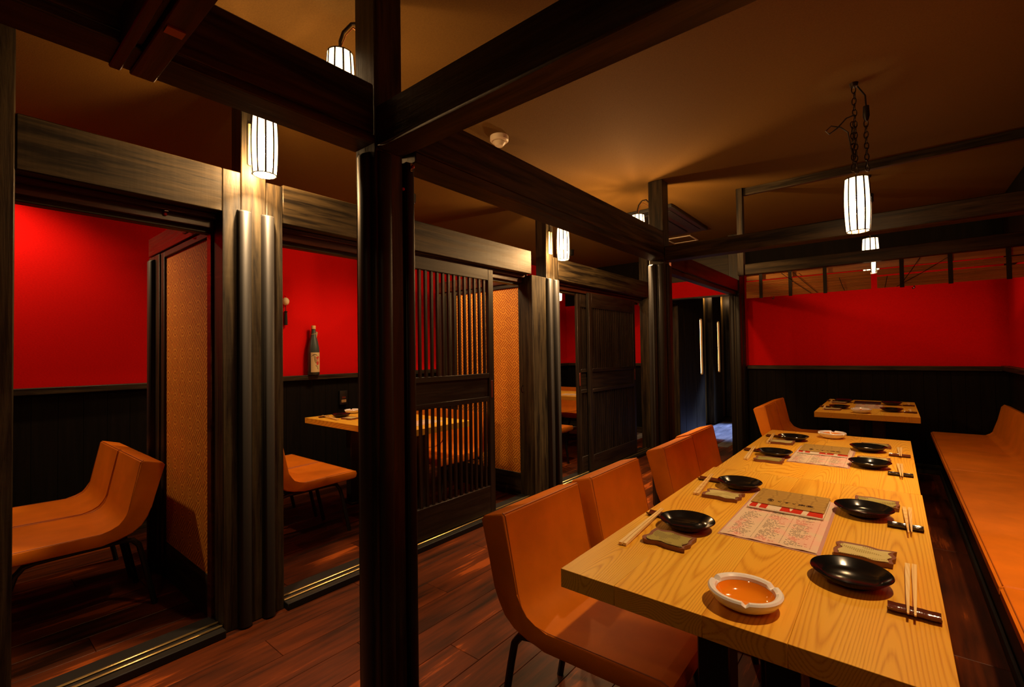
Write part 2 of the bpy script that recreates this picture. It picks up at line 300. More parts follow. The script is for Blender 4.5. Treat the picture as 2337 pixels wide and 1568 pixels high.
# ------------------------------------------------------------------ mesh helpers
class MB:
    def __init__(s): s.bm = bmesh.new()
    def box(s, x0, x1, y0, y1, z0, z1, bev=0.0, seg=1):
        vs = [s.bm.verts.new((x, y, z)) for x in (x0, x1) for y in (y0, y1) for z in (z0, z1)]
        fs = [s.bm.faces.new([vs[i] for i in q]) for q in ((0, 1, 3, 2), (4, 6, 7, 5), (0, 4, 5, 1), (2, 3, 7, 6), (0, 2, 6, 4), (1, 5, 7, 3))]
        if bev:
            es = list({e for f in fs for e in f.edges})
            bmesh.ops.bevel(s.bm, geom=es, offset=bev, segments=seg, affect='EDGES', profile=0.5)
        return s
    def tube(s, pts, r, n=8, closed=False, cap=True):
        pts = [Vector(p) for p in pts]; rs = r if isinstance(r, (list, tuple)) else [r]*len(pts)
        rings = []; prev = None
        for i, p in enumerate(pts):
            if closed: d = pts[(i+1) % len(pts)]-pts[i-1]
            else: d = pts[min(i+1, len(pts)-1)]-pts[max(i-1, 0)]
            d.normalize()
            if prev is None: a = d.orthogonal().normalized()
            else: a = (prev-d*prev.dot(d)).normalized()
            prev = a; b = d.cross(a)
            rings.append([s.bm.verts.new(p+rs[i]*(a*math.cos(2*math.pi*k/n)+b*math.sin(2*math.pi*k/n))) for k in range(n)])
        m_ = len(rings)
        for i in range(m_ if closed else m_-1):
            A, B = rings[i], rings[(i+1) % m_]
            for k in range(n): s.bm.faces.new((A[k], A[(k+1) % n], B[(k+1) % n], B[k]))
        if cap and not closed:
            s.bm.faces.new(rings[0][::-1]); s.bm.faces.new(rings[-1])
        return s
    def lathe(s, prof, n=32, c=(0, 0, 0), close=True):
        rings = []
        for r, z in prof:
            if r < 1e-6: rings.append([s.bm.verts.new((c[0], c[1], c[2]+z))])
            else: rings.append([s.bm.verts.new((c[0]+r*math.cos(2*math.pi*k/n), c[1]+r*math.sin(2*math.pi*k/n), c[2]+z)) for k in range(n)])
        for A, B in zip(rings, rings[1:]):
            for k in range(n):
                a = [A[k % len(A)], A[(k+1) % len(A)] if len(A) > 1 else None, B[(k+1) % n] if len(B) > 1 else None, B[k % len(B)]]
                f = [v for v in a if v is not None]
                if len(set(f)) > 2: s.bm.faces.new(f)
        return s
    def prism(s, poly, y0, y1, axis='y', bev=0.0, seg=2):
        """poly in the plane across axis, extruded from y0 to y1"""
        def P(a, b, t): return {'y': (a, t, b), 'x': (t, a, b), 'z': (a, b, t)}[axis]
        A = [s.bm.verts.new(P(a, b, y0)) for a, b in poly]; B = [s.bm.verts.new(P(a, b, y1)) for a, b in poly]
        n = len(poly); fa = s.bm.faces.new(A); fb = s.bm.faces.new(B[::-1])
        for k in range(n): s.bm.faces.new((A[k], B[k], B[(k+1) % n], A[(k+1) % n]))
        if bev:
            es = list(fa.edges)+list(fb.edges)
            bmesh.ops.bevel(s.bm, geom=es, offset=bev, segments=seg, affect='EDGES', profile=0.5)
        return s
    def mesh(s, name, mat, smooth=40):
        bmesh.ops.recalc_face_normals(s.bm, faces=s.bm.faces)
        me = bpy.data.meshes.new(name); s.bm.to_mesh(me); s.bm.free()
        me.materials.append(mat)
        if smooth:
            me.polygons.foreach_set('use_smooth', [True]*len(me.polygons)); me.set_sharp_from_angle(angle=math.radians(smooth))
        return me
    def obj(s, name, mat, parent=None, smooth=40, **kw):
        return put(name, s.mesh(name, mat, smooth), parent, **kw)
def put(name, me, parent=None, loc=None, rot=None, label=None, kind=None):
    o = bpy.data.objects.new(name, me); COL.objects.link(o)
    if parent: o.parent = parent
    if loc: o.location = loc
    if rot: o.rotation_euler = rot
    if label: o['label'] = label
    if kind: o['kind'] = kind
    return o
def tag(o, label=None, cat=None, group=None, kind=None):
    for k, v in (('label', label), ('category', cat), ('group', group), ('kind', kind)):
        if v: o[k] = v
    return o
def thing(name, label, cat, loc=(0, 0, 0), rz=0.0, group=None, kind=None):
    o = bpy.data.objects.new(name, None); COL.objects.link(o); o.empty_display_size = 0.05
    o.location = loc; o.rotation_euler = (0, 0, rz)
    return tag(o, label, cat, group, kind)
def dup(root, loc, rz=None, label=None, group=None):
    def cp(o, par):
        c = o.copy(); COL.objects.link(c); c.parent = par
        for ch in list(o.children): cp(ch, c)
        return c
    r = cp(root, None); r.location = loc
    if rz is not None: r.rotation_euler = (0, 0, rz)
    if label: r['label'] = label
    if group: r['group'] = group
    return r
def B(x0, x1, y0, y1, z0, z1, bev=0.0, seg=1): return MB().box(x0, x1, y0, y1, z0, z1, bev, seg)

# ------------------------------------------------------------------ room shell
XF = -2.35            # front plane of the booths
XB = -4.30            # back wall of the booths
YW = 6.15             # far wall of the dining room
XR = 0.82             # right wall
YE = 6.75             # end wall of the third booth
Y0 = -1.6
ZC = 2.60
st = 'structure'
fl = thing('floor', 'red-brown plank floor running under the booths and the long table', 'floor', kind=st)
B(XB-0.1, XR+0.1, Y0-0.1, 11.2, -0.10, -0.012).obj('subfloor', DARKW, fl, 0)
PW = 0.165
pl_mesh = {}
xs = XB; row = 0; cnt = 0
while xs < XR:
    x1 = min(xs+PW, XR); y = 0.0-(row*0.53) % 1.3
    wide = x1-xs
    while y < 8.0:
        y1 = y+1.3
        ya = max(y, 0.0 if xs < -1.3 else 0.9)
        if y1 > ya+0.02 and cnt < 290 and not (xs < XF-0.1 and ya > YE) and not (xs > -1.3 and ya > YW):
            ln = min(y1, 8.6)-ya; key = (round(wide, 3), round(ln, 3))
            key += (ya > 6.0 and xs < -1.4,)
            if key not in pl_mesh: pl_mesh[key] = B(-wide/2+0.0009, wide/2-0.0009, 0.0009, ln-0.0009, -0.012, 0.0, 0.0012).mesh('plank', PLANKG if key[2] else PLANK, 0)
            put('plank', pl_mesh[key], fl, ((xs+x1)/2, ya, -0.0005*random.random()))
            cnt += 1
        y = y1
    xs = x1; row += 1
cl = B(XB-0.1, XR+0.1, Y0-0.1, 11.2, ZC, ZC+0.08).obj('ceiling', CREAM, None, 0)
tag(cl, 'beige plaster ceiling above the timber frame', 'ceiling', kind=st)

def wall(name, label, x0, x1, y0, y1, face, zrail=1.06, board=0.115, lo=None, hi=None, topband=None):
    """plaster wall with a wainscot of boards and a cap rail on the side 'face' ('+x','-x','-y')"""
    wl = thing(name, label, 'wall', kind=st)
    B(x0, x1, y0, y1, zrail-0.02, ZC).obj('plaster', RED, wl, 0)
    B(x0, x1, y0, y1, 0, zrail-0.02).obj('backing', DARKW, wl, 0)
    ax = 'x' if face[1] == 'y' else 'y'
    a0, a1 = (x0, x1) if ax == 'x' else (y0, y1)
    if lo is not None: a0, a1 = lo, hi
    n = max(1, round((a1-a0)/board)); wd = (a1-a0)/n
    d = 0.014
    if ax == 'x':
        bm_ = B(0.0005, wd-0.0005, -d, 0, 0.09, zrail-0.045, 0.0016).mesh('wainscot_board', PANEL, 0)
        for i in range(n): put('wainscot_board', bm_, wl, (a0+i*wd, y0, 0))
        B(a0, a1, y0-0.045, y0, zrail-0.045, zrail, 0.004).obj('cap_rail', WX, wl)
        B(a0, a1, y0-0.022, y0, 0.0, 0.09, 0.003).obj('baseboard', WX, wl)
    else:
        sx = 1 if face == '+x' else -1; xf = x1 if sx > 0 else x0
        bm_ = B(min(0, sx*d), max(0, sx*d), 0.0005, wd-0.0005, 0.09, zrail-0.045, 0.0016).mesh('wainscot_board', PANEL, 0)
        for i in range(n): put('wainscot_board', bm_, wl, (xf, a0+i*wd, 0))
        B(min(xf, xf+sx*0.06), max(xf, xf+sx*0.06), a0, a1, zrail-0.045, zrail, 0.004).obj('cap_rail', WY, wl)
        B(min(xf, xf+sx*0.022), max(xf, xf+sx*0.022), a0, a1, 0, 0.09, 0.003).obj('baseboard', WY, wl)
    return wl
wl = wall('wall_left', 'red plaster rear wall of the booths above dark wainscot', XB-0.1, XB, -1.6, YE+0.1, '+x', 1.06, 0.125, 0.0, YE)
wf = wall('wall_far', 'red plaster wall behind the far table above dark wainscot', -1.38, XR+0.1, YW, YW+0.1, '-y', 1.055, 0.1, -1.36, XR)
B(-1.36, XR, YW-0.03, YW, 2.2, ZC, 0.004).obj('top_band', PANEL, wf)
wr = wall('wall_right', 'red plaster wall behind the long bench above dark wainscot', XR, XR+0.1, -1.6, YW, '-x', 1.06, 0.14, 1.2, YW)
B(XR-0.02, XR, 1.2, YW-0.031, 1.93, ZC, 0.003).obj('top_band', PANEL, wr)
we = wall('wall_end', 'red plaster end wall of the third booth', XB, XF-0.12, YE, YE+0.1, '-y', 1.06, 0.12)
B(XB, XF-0.12, YE-0.03, YE, 2.02, ZC, 0.004).obj('top_band', PANEL, we)
wn = B(XB-0.1, XR+0.1, Y0-0.1, Y0, 0, ZC).obj('wall_near', DARKW, None, 0); tag(wn, 'dark plaster wall behind the viewer', 'wall', kind=st)

# timber frame ---------------------------------------------------------
def half_round(x, y, w_, d, z0, z1, face):
    """padded half-round strip standing on a post face"""
    mb = MB(); n = 10; pts = [(-w_/2, 0)]+[(-w_/2*math.cos(math.pi*k/n), d*math.sin(math.pi*k/n)**0.6) for k in range(1, n)]+[(w_/2, 0)]
    rings = []
    prof = [(z0, 0.6), (z0+0.008, 1), (z1-0.012, 1), (z1-0.004, 0.8), (z1, 0.35)]
    for z, k in prof:
        ring = []
        for a, b in pts:
            bb = b*k
            p = {'+x': (x+bb, y+a, z), '-x': (x-bb, y+a, z), '-y': (x+a, y-bb, z), '+y': (x+a, y+bb, z)}[face]
            ring.append(mb.bm.verts.new(p))
        rings.append(ring)
    for A, C in zip(rings, rings[1:]):
        for k in range(len(A)-1): mb.bm.faces.new((A[k], A[k+1], C[k+1], C[k]))
        mb.bm.faces.new((A[-1], A[0], C[0], C[-1]))
    mb.bm.faces.new(rings[0]); mb.bm.faces.new(rings[-1])
    return mb
def pillar(name, label, x0, x1, y0, y1, pads=(), jambs=(), z1=ZC):
    p = thing(name, label, 'post', kind=st)
    B(x0, x1, y0, y1, 0, z1, 0.004).obj('shaft', WZ, p)
    for (a, b, c, d, e, f) in jambs: B(a, b, c, d, e, f, 0.003).obj('jamb_board', WZ, p)
    for (x, y, w_, d, za, zb, face) in pads: half_round(x, y, w_, d, za, zb, face).obj('edge_pad', VINYL, p, 50)
    return p
PX0, PX1 = -1.50, -1.38
p1 = pillar('pillar', 'dark timber post nearest the viewer with black padded edges', PX0, PX1, 0.954, 1.072,
       pads=[(PX1, 0.990, 0.052, 0.022, 0.0, 1.955, '+x'), (PX1-0.004, 1.106, 0.034, 0.012, 0.0, 1.955, '+x'), (-1.44, 0.954, 0.06, 0.022, 0, 1.955, '-y'), (PX0, 1.0, 0.06, 0.03, 0.0, 1.93, '-x')],
       jambs=[(PX0+0.02, PX1-0.02, 1.073, 1.088, 0, 1.955), (PX0+0.01, PX1-0.004, 1.088, 1.125, 0, 1.955)])
p2 = pillar('pillar', 'dark timber post between the fourth chair and the corridor', PX0, PX1, 3.60, 3.715,
       pads=[(PX0+0.03, 3.60, 0.055, 0.025, 0, 1.93, '-y'), (PX1-0.025, 3.60, 0.05, 0.018, 0, 1.93, '-y'), (PX1, 3.66, 0.05, 0.02, 0, 1.93, '+x'), (PX0, 3.655, 0.055, 0.03, 0, 1.94, '-x')],
       jambs=[(PX0+0.01, PX1-0.004, 3.727, 3.775, 0, 1.93)])
p3 = pillar('pillar', 'dark timber post at the far left corner of the dining area', -1.49, -1.372, 5.90, 6.145,
       pads=[(-1.46, 5.90, 0.045, 0.018, 0, 1.9, '-y'), (-1.400, 5.90, 0.05, 0.012, 0, 1.91, '-y'), (-1.372, 6.03, 0.06, 0.012, 0, 1.9, '+x')])
# booth posts
pa = pillar('pillar', 'timber post between first and second booth with two padded strips', XF-0.115, XF, 0.890, 1.002,
       pads=[(XF, 0.900, 0.058, 0.04, 0.0, 1.925, '+x'), (XF, 1.005, 0.055, 0.04, 0.0, 1.925, '+x')],
       jambs=[(XF-0.11, XF-0.001, 0.812, 0.888, 0, 2.105), (XF-0.11, XF-0.001, 1.004, 1.082, 0, 2.09)])
pb = pillar('pillar', 'timber post between second and third booth with two padded strips', XF-0.115, XF, 3.376, 3.490,
       pads=[(XF, 3.40, 0.062, 0.04, 0.0, 1.895, '+x'), (XF, 3.508, 0.062, 0.04, 0.0, 1.895, '+x')],
       jambs=[(XF-0.11, XF-0.001, 3.16, 3.372, 0, 1.90), (XF-0.11, XF-0.001, 3.494, 3.57, 0, 2.10)])
pl_ = pillar('pillar', 'dark timber post at the near end of the first booth', XF-0.115, XF, 0.03, 0.163)
pc = pillar('pillar', 'dark timber post at the far end of the third booth', XF-0.115, XF, 5.58, 5.72, pads=[(XF, 5.61, 0.06, 0.03, 0, 1.88, '+x')])
pd = pillar('pillar', 'dark timber post at the corridor end of the booth row', XF-0.115, XF, 6.62, 6.86)

def beam(name, label, x0, x1, y0, y1, z0, z1, mat, bev=0.006):
    o = B(x0, x1, y0, y1, z0, z1, bev).obj(name, mat); return tag(o, label, 'beam', kind=st)
bmn = thing('ceiling_beam', 'saw-marked timber beam running from the near post towards the viewer', 'beam', kind=st)
B(PX0, PX1, -1.58, 0.952, 2.005, 2.185, 0.006).obj('beam_body', WY, bmn)
B(PX0+0.004, PX1+0.006, -1.58, 0.952, 1.975, 2.004, 0.004).obj('under_strip', WY, bmn)
bm2 = thing('ceiling_beam', 'timber beam linking the near post to the second post', 'beam', kind=st)
B(PX0, PX1, 1.074, 3.598, 2.005, 2.185, 0.006).obj('beam_body', WY, bm2)
B(PX0+0.004, PX1+0.006, 1.127, 3.598, 1.962, 2.004, 0.004).obj('under_strip', WY, bm2)
beam('ceiling_beam', 'timber cross beam from the near post over the long table', PX1+0.001, XR, 0.956, 1.070, 1.962, 2.110, WX)
beam('ceiling_beam', 'timber cross beam behind the hanging lantern', PX1+0.001, XR, 3.602, 3.713, 1.950, 2.062, WX)
# reddish sliding-door head close to the viewer
hd = thing('lintel', 'red-brown grooved door head under the near ceiling beam', 'lintel', kind=st)
B(-1.50, XR, 0.262, 0.286, 1.968, 2.06, 0.003).obj('head_rail', RX, hd)
B(-1.50, XR, 0.287, 0.302, 1.985, 2.06, 0.002).obj('groove_floor', RX, hd)
B(-1.50, XR, 0.303, 0.356, 1.968, 2.06, 0.003).obj('head_rail', RX, hd)
B(-1.24, -1.21, 0.31, 0.345, 1.9645, 1.9685).obj('metal_catch', COPPER, hd)
# booth headers and their inner door heads
def header(label, ya, yb, inner=True, z1=2.105):
    h = thing('lintel', label, 'lintel', kind=st)
    B(XF-0.10, XF-0.0005, ya, yb, 1.905, z1, 0.004).obj('header_board', WY, h)
    if inner:
        B(XF-0.098, XF-0.07, ya, yb, 1.882, 1.904, 0.002).obj('door_head_rail', RY, h)
        B(XF-0.135, XF-0.105, ya, yb, 1.845, 1.96, 0.002).obj('door_head_rail', RY, h)
        B(XF-0.19, XF-0.137, ya, yb, 1.825, 1.96, 0.003).obj('inner_head', WY, h)
    return h
header('timber header over the first booth opening', 0.164, 0.811)
header('timber header over the second booth opening beside the lit post', 1.083, 3.158, True, 2.10)
header('timber header over the third booth opening', 3.571, 5.578, True, 2.10)
header('timber header past the third booth opening', 5.722, 6.618, True, 2.10)
# head between second and third post along the corridor, and red drop wall across the corridor
lk = thing('lintel', 'red-lit door head from the second post to the far corner', 'lintel', kind=st)
B(PX0+0.01, PX1-0.005, 3.776, 5.898, 1.925, 2.06, 0.004).obj('header_board', RY, lk)
B(PX0+0.02, PX1-0.03, 3.776, 5.898, 1.885, 1.924, 0.003).obj('door_head_rail', WY, lk)
dw = thing('wall_corridor', 'red drop wall hung across the corridor end', 'wall', kind=st)
B(XF-0.1, PX0-0.002, 6.16, 6.24, 1.93, 2.14).obj('plaster', RED, dw, 0)
B(XF-0.1, PX0-0.002, 6.15, 6.25, 2.14, ZC).obj('upper_board', WX, dw)
B(XF-0.1, PX0-0.002, 6.15, 6.25, 1.915, 1.93).obj('bottom_rail', WX, dw)
# thresholds with brass sliding rails
def sill(label, ya, yb):
    s_ = thing('threshold', label, 'threshold', kind=st)
    B(-2.50, -2.312, ya, yb, 0.0, 0.034, 0.003).obj('sill_board', SILL, s_)
    for x in (-2.404, -2.360): B(x-0.007, x+0.007, ya, yb, 0.034, 0.041, 0.003).obj('sliding_rail', BRASS, s_)
sill('black door sill with two brass rails at the first booth', 0.164, 0.811)
sill('black door sill with two brass rails at the second booth', 1.083, 3.158)
sill('black door sill with two brass rails at the third booth', 3.571, 5.578)

# ------------------------------------------------------------------ wallpapered screens between booths
def screen(label, y, xa, xb):
    s_ = thing('partition', label, 'partition', kind=st)
    B(xa, xb, y, y+0.03, 0.20, 1.815).obj('wallpaper_panel', WP, s_, 0)
    B(xa, xb, y-0.004, y+0.036, 0.0, 0.20, 0.003).obj('kick_board', WX, s_)
    B(xb+0.001, XF-0.116, y-0.02, y+0.045, 0, 1.95, 0.003).obj('stile', RX if y < 2 else WZ, s_)
    B(xa-0.06, xa-0.001, y-0.012, y+0.04, 0, 1.85, 0.003).obj('stile', WZ, s_)
    B(xa-0.27, xa-0.062, y-0.02, y+0.05, 0, 1.845, 0.003).obj('end_post', WZ, s_)
    B(xa-0.27, XF-0.116, y-0.022, y+0.055, 1.852, 1.96, 0.003).obj('head_beam', RX, s_)
    B(xa-0.001, xb, y-0.012, y+0.04, 1.816, 1.851, 0.003).obj('top_rail', WX, s_)
    half_round(xa-0.271, y+0.012, 0.05, 0.035, 0, 1.82, '-x').obj('edge_pad', VINYL, s_, 50)
    half_round(xa-0.17, y-0.02, 0.07, 0.03, 0, 1.82, '-y').obj('edge_pad', VINYL, s_, 50)
    return s_
screen('orange wave-patterned paper screen beside the first booth chairs', 0.822, -3.22, -2.52)
sc2 = screen('orange wave-patterned paper screen at the far side of the second booth', 3.20, -3.30, -2.52)
rg = MB().tube([(-2.47+0.0, 3.165+0.018*math.sin(t), 0.93+0.03*math.cos(t)) for t in [2*math.pi*k/16 for k in range(16)]], 0.004, 6, True)
rg.obj('ring_pull', IRON, sc2)

# ------------------------------------------------------------------ lattice sliding doors
def lattice(name, label, y0, y1, x, zb, zm0, zm1, zt, ztop, nsl, extra=None):
    d = thing(name, label, 'door', kind=st)
    t = 0.016; sw = 0.055
    B(x-t, x+t, y0, y0+sw, 0.045, ztop, 0.002).obj('stile', DZ, d)
    B(x-t, x+t, y1-sw, y1, 0.045, ztop, 0.002).obj('stile', DZ, d)
    a, b = y0+sw+0.0005, y1-sw-0.0005
    B(x-t, x+t, a, b, 0.045, zb, 0.002).obj('bottom_rail', DY, d)
    B(x-t, x+t, a, b, zm0-0.035, zm0, 0.002).obj('middle_rail', DY, d)
    B(x-t, x+t, a, b, zm1, zm1+0.035, 0.002).obj('middle_rail', DY, d)
    B(x-t, x+t, a, b, zt, ztop, 0.002).obj('top_rail', DY, d)
    B(x-0.005, x+0.005, a, b, zm0+0.0005, zm1-0.0005).obj('infill_panel', DY, d)
    up = B(-0.009, 0.009, -0.0085, 0.0085, zm1+0.0355, zt-0.0005).mesh('slat', DZ, 0)
    lo = B(-0.009, 0.009, -0.0085, 0.0085, zb+0.0005, zm0-0.0355).mesh('slat', DZ, 0)
    for i in range(nsl):
        yy = a+(b-a)*(i+0.7)/(nsl+0.4)
        put('slat', up, d, (x, yy, 0)); put('slat', lo, d, (x, yy, 0))
    yp = y1-0.028 if extra != 'l' else y0+0.028
    B(x+t-0.001, x+t+0.0015, yp-0.010, yp+0.010, 0.905, 1.035, 0.001).obj('finger_pull', PULL, d)
    return d
lattice('door_1', 'dark slatted sliding door half closing the second booth', 1.78, 2.685, XF-0.034, 0.245, 0.915, 1.055, 1.795, 1.878, 15)
lattice('door_2', 'dark finely slatted sliding door of the third booth', 4.14, 5.22, XF-0.034, 0.20, 0.865, 1.035, 1.69, 1.84, 22)
lattice('door_3', 'second slatted door leaf slid behind the third booth door', 3.985, 4.90, XF-0.075, 0.20, 0.865, 1.035, 1.69, 1.82, 18, 'l')

# ------------------------------------------------------------------ corridor end
cw = thing('wall_passage', 'dark corridor wall with two glowing slits and gold plaster', 'wall', kind=st)
B(XF-0.2, XF-0.12, 6.87, 11.1, 0, ZC).obj('gold_plaster', GOLD, cw, 0)
for i, (ya, yb, pa_, pb_) in enumerate([(7.34, 7.77, 7.78, 8.02), (8.24, 8.76, 8.77, 9.05), (9.33, 9.9, 9.91, 10.2)]):
    ym = ya+(yb-ya)*0.55
    B(XF-0.12, XF, ya, ym, 0, ZC, 0.003).obj('pilaster', WZ, cw)
    B(XF-0.12, XF, ym+0.11, yb, 0, ZC, 0.003).obj('pilaster', WZ, cw)
    B(XF-0.12, XF-0.001, ym, ym+0.11, 0, 0.86, 0.002).obj('pilaster', WZ, cw)
    B(XF-0.12, XF-0.001, ym, ym+0.11, 1.74, ZC, 0.002).obj('pilaster', WZ, cw)
    B(XF-0.05, XF-0.02, ym+0.008, ym+0.075, 0.875, 1.725).obj('lamp_slit', SLITM, cw, label='glowing orange lamp slit')
    B(XF-0.119, XF-0.100, pa_, pb_, 0.30, 2.0, 0.01).obj('plum_panel', PURPLE, cw)
B(XF-0.119, XF-0.001, 6.87, 7.33, 0, ZC, 0.003).obj('end_board', WZ, cw)
wp_ = B(PX0, PX1, 6.26, 11.1, 0, ZC).obj('wall_passage_right', DARKW, None, 0); tag(wp_, 'dark corridor wall behind the far corner post', 'wall', kind=st)
wz_ = B(XF-0.2, PX1, 11.1, 11.2, 0, ZC).obj('wall_passage_end', GOLD, None, 0); tag(wz_, 'gold plaster wall closing the corridor', 'wall', kind=st)

# ------------------------------------------------------------------ hanging frame and bamboo blinds
hf = thing('hanging_frame', 'dark timber frame hung from the ceiling that carries the bamboo blinds', 'frame', kind=st)
B(-0.95, XR, 4.27, 4.31, 2.54, ZC, 0.003).obj('top_rail', WX, hf)
B(-1.0, -0.951, 4.25, 4.31, 1.865, ZC, 0.003).obj('hanger_post', WZ, hf)
B(-1.0+0.055, XR, 4.255, 4.305, 1.865, 1.953, 0.004).obj('header_beam', WX, hf)
def blind(label, xa, xb, straps, cords, gap):
    b_ = thing('bamboo_blind', label, 'blind', (0, 0, 0))
    B(xa, xb, 4.283, 4.295, 1.815, 1.863, 0.002).obj('head_batten', BAMBOO, b_)
    n = 26; sl = MB().tube([(xa, 0, 0), (xb, 0, 0)], 0.0027, 6).mesh('slat', BAMBOO, 0)
    for i in range(n):
        z = 1.672+i*0.0052
        if gap and gap[0] < i < gap[1]: continue
        put('slat', sl, b_, (0, 4.270+0.0015*random.uniform(-1, 1), z), (0, 0.0015*random.uniform(-1, 1), 0))
    for s_ in straps: B(s_-0.012, s_+0.012, 4.2645, 4.267, 1.662, 1.862).obj('strap', STRAP, b_)
    for (c0, z0, c1, z1) in cords: MB().tube([(c0, 4.260, z0), ((c0+c1)/2, 4.259, (z0+z1)/2-0.004), (c1, 4.260, z1)], 0.0022, 5).obj('cord', STRAP, b_)
    MB().tube([(xa+0.2, 4.268, 1.667), (xa+0.205, 4.266, 1.655), (xa+0.197, 4.266, 1.648), (xa+0.19, 4.266, 1.655)], 0.004, 6).obj('hook', IRON, b_)
    return b_
blind('left bamboo blind half rolled up in front of the far table', -0.94, -0.112, (-0.83, -0.62, -0.39), ((-0.60, 1.85, -0.44, 1.67), (-0.68, 1.85, -0.48, 1.67), (-0.30, 1.77, -0.27, 1.67)), None)
blind('right bamboo blind half rolled up in front of the far table', -0.078, XR-0.005, (0.06, 0.31, 0.58), ((0.16, 1.86, 0.05, 1.68), (0.30, 1.84, 0.03, 1.67), (-0.02, 1.75, -0.035, 1.67)), (15, 18))

# ------------------------------------------------------------------ ceiling fittings
ac = thing('air_conditioner', 'dark flat ceiling air outlet behind the second post', 'air conditioner', (-1.80, 4.80, ZC))
B(-0.25, 0.25, -0.545, 0.545, -0.035, 0, 0.006).obj('panel', BLACKP, ac)
B(-0.06, 0.06, -0.45, 0.45, -0.046, -0.0355, 0.004).obj('louvre', VINYL, ac)
B(0.12, 0.20, -0.45, 0.45, -0.042, -0.0355, 0.003).obj('grille', VINYL, ac)
ha = thing('access_hatch', 'small square ceiling hatch beyond the dark air outlet', 'hatch', (-1.965, 5.72, ZC))
B(-0.13, 0.13, -0.13, 0.13, -0.006, 0).obj('lid', CREAM, ha)
for (a, b, c, d) in ((-0.15, 0.15, -0.15, -0.132), (-0.15, 0.15, 0.132, 0.15), (-0.15, -0.132, -0.131, 0.131), (0.132, 0.15, -0.131, 0.131)):
    B(a, b, c, d, -0.012, 0, 0.002).obj('frame', PLASTIC, ha)
sd = thing('smoke_detector', 'round ivory smoke detector on the ceiling above the corridor', 'smoke detector', (-1.885, 2.215, ZC))
MB().lathe([(0, 0), (0.058, 0), (0.058, -0.026), (0.050, -0.034), (0.0, -0.034)], 28).obj('base', PLASTIC, sd)
MB().lathe([(0.040, -0.035), (0.040, -0.042), (0.024, -0.060), (0.0, -0.062)], 28).obj('sensor_cap', PLASTIC, sd)
dl = thing('downlight', 'small black ceiling downlight over the near end of the long table', 'lamp', (0.22, 1.62, ZC))
MB().lathe([(0.05, 0), (0.05, -0.07), (0.046, -0.07), (0.044, -0.01), (0, -0.01)], 20).obj('housing', BLACKP, dl)

dup(dl, (-0.45, -0.75, ZC), None, 'small black ceiling housing of the added fill light behind the viewer')  # housing added to go with the unseen fill light
dup(dl, (0.26, 2.36, ZC), None, 'small black ceiling downlight over the rear half of the long table')

# ------------------------------------------------------------------ lanterns
LAN = {}
def lantern_parts(root, s=1.0):
    """barrel lantern: ten paper panels between dark ribs, open above and below; top at z=0, height 0.27"""
    n = 10
    if s not in LAN:
        def rad(t): return (0.0475+0.0095*math.sin(math.pi*(0.12+0.76*t)))*s
        hh = 0.27*s; pm = MB(); rm = MB()
        ang = math.pi/n*0.80; K = 8
        rows = []
        for k in range(K+1):
            t = k/K; r = rad(t); z = -t*hh
            rows.append([[pm.bm.verts.new((rr*math.cos(a), rr*math.sin(a), z)) for a in (-ang, -ang/2, 0, ang/2, ang)] for rr in (r, r-0.002)])
        for A, C in zip(rows, rows[1:]):
            for i in range(4):
                pm.bm.faces.new((A[0][i], A[0][i+1], C[0][i+1], C[0][i])); pm.bm.faces.new((A[1][i+1], A[1][i], C[1][i], C[1][i+1]))
            pm.bm.faces.new((A[0][0], C[0][0], C[1][0], A[1][0])); pm.bm.faces.new((A[0][4], A[1][4], C[1][4], C[0][4]))
        for R_ in (rows[0], rows[-1]):
            for i in range(4): pm.bm.faces.new((R_[0][i], R_[1][i], R_[1][i+1], R_[0][i+1]))
        rm.tube([((rad(k/K)-0.0005)*math.cos(math.pi/n), (rad(k/K)-0.0005)*math.sin(math.pi/n), -k/K*hh) for k in range(K+1)], 0.0040*s, 5)
        rt = MB().tube([(rad(0)*math.cos(2*math.pi*k/24), rad(0)*math.sin(2*math.pi*k/24), 0.001) for k in range(24)], 0.0028*s, 5, True)
        rb = MB().tube([((rad(1)-0.001)*math.cos(2*math.pi*k/24), (rad(1)-0.001)*math.sin(2*math.pi*k/24), -hh) for k in range(24)], 0.0022*s, 5, True)
        bl = MB().lathe([(0, -0.085*s), (0.012*s, -0.09*s), (0.016*s, -0.11*s), (0.027*s, -0.15*s), (0.022*s, -0.175*s), (0, -0.183*s)], 14)
        sk = MB().lathe([(0, -0.03*s), (0.017*s, -0.03*s), (0.017*s, -0.084*s), (0, -0.084*s)], 12)
        cr = MB().tube([(-rad(0), 0, 0), (0, 0, 0.012*s), (rad(0), 0, 0)], 0.003*s, 5); cr.tube([(0, 0, 0.03*s), (0, 0, -0.03*s)], 0.004*s, 6)
        LAN[s] = [pm.mesh('paper_panel', SHADE), rm.mesh('rib', IRON), rt.mesh('ring', IRON), rb.mesh('ring', IRON), bl.mesh('bulb', BULB), sk.mesh('socket', BLACKP), cr.mesh('hanger', IRON)]
    pm, rm, rt, rb, bl, sk, cr = LAN[s]
    for i in range(n):
        put('paper_panel', pm, root, (0, 0, 0), (0, 0, 2*math.pi*i/n)); put('rib', rm, root, (0, 0, 0), (0, 0, 2*math.pi*i/n))
    put('ring', rt, root); put('ring', rb, root); put('bulb', bl, root); put('socket', sk, root); put('hanger', cr, root)
def bulb_light(loc, s=1.0, k=1.0):
    x, y, z = loc
    lamp('lantern_bulb', 'POINT', (x, y, z-0.205*s), BULB_W*k, WARM, 0.018)
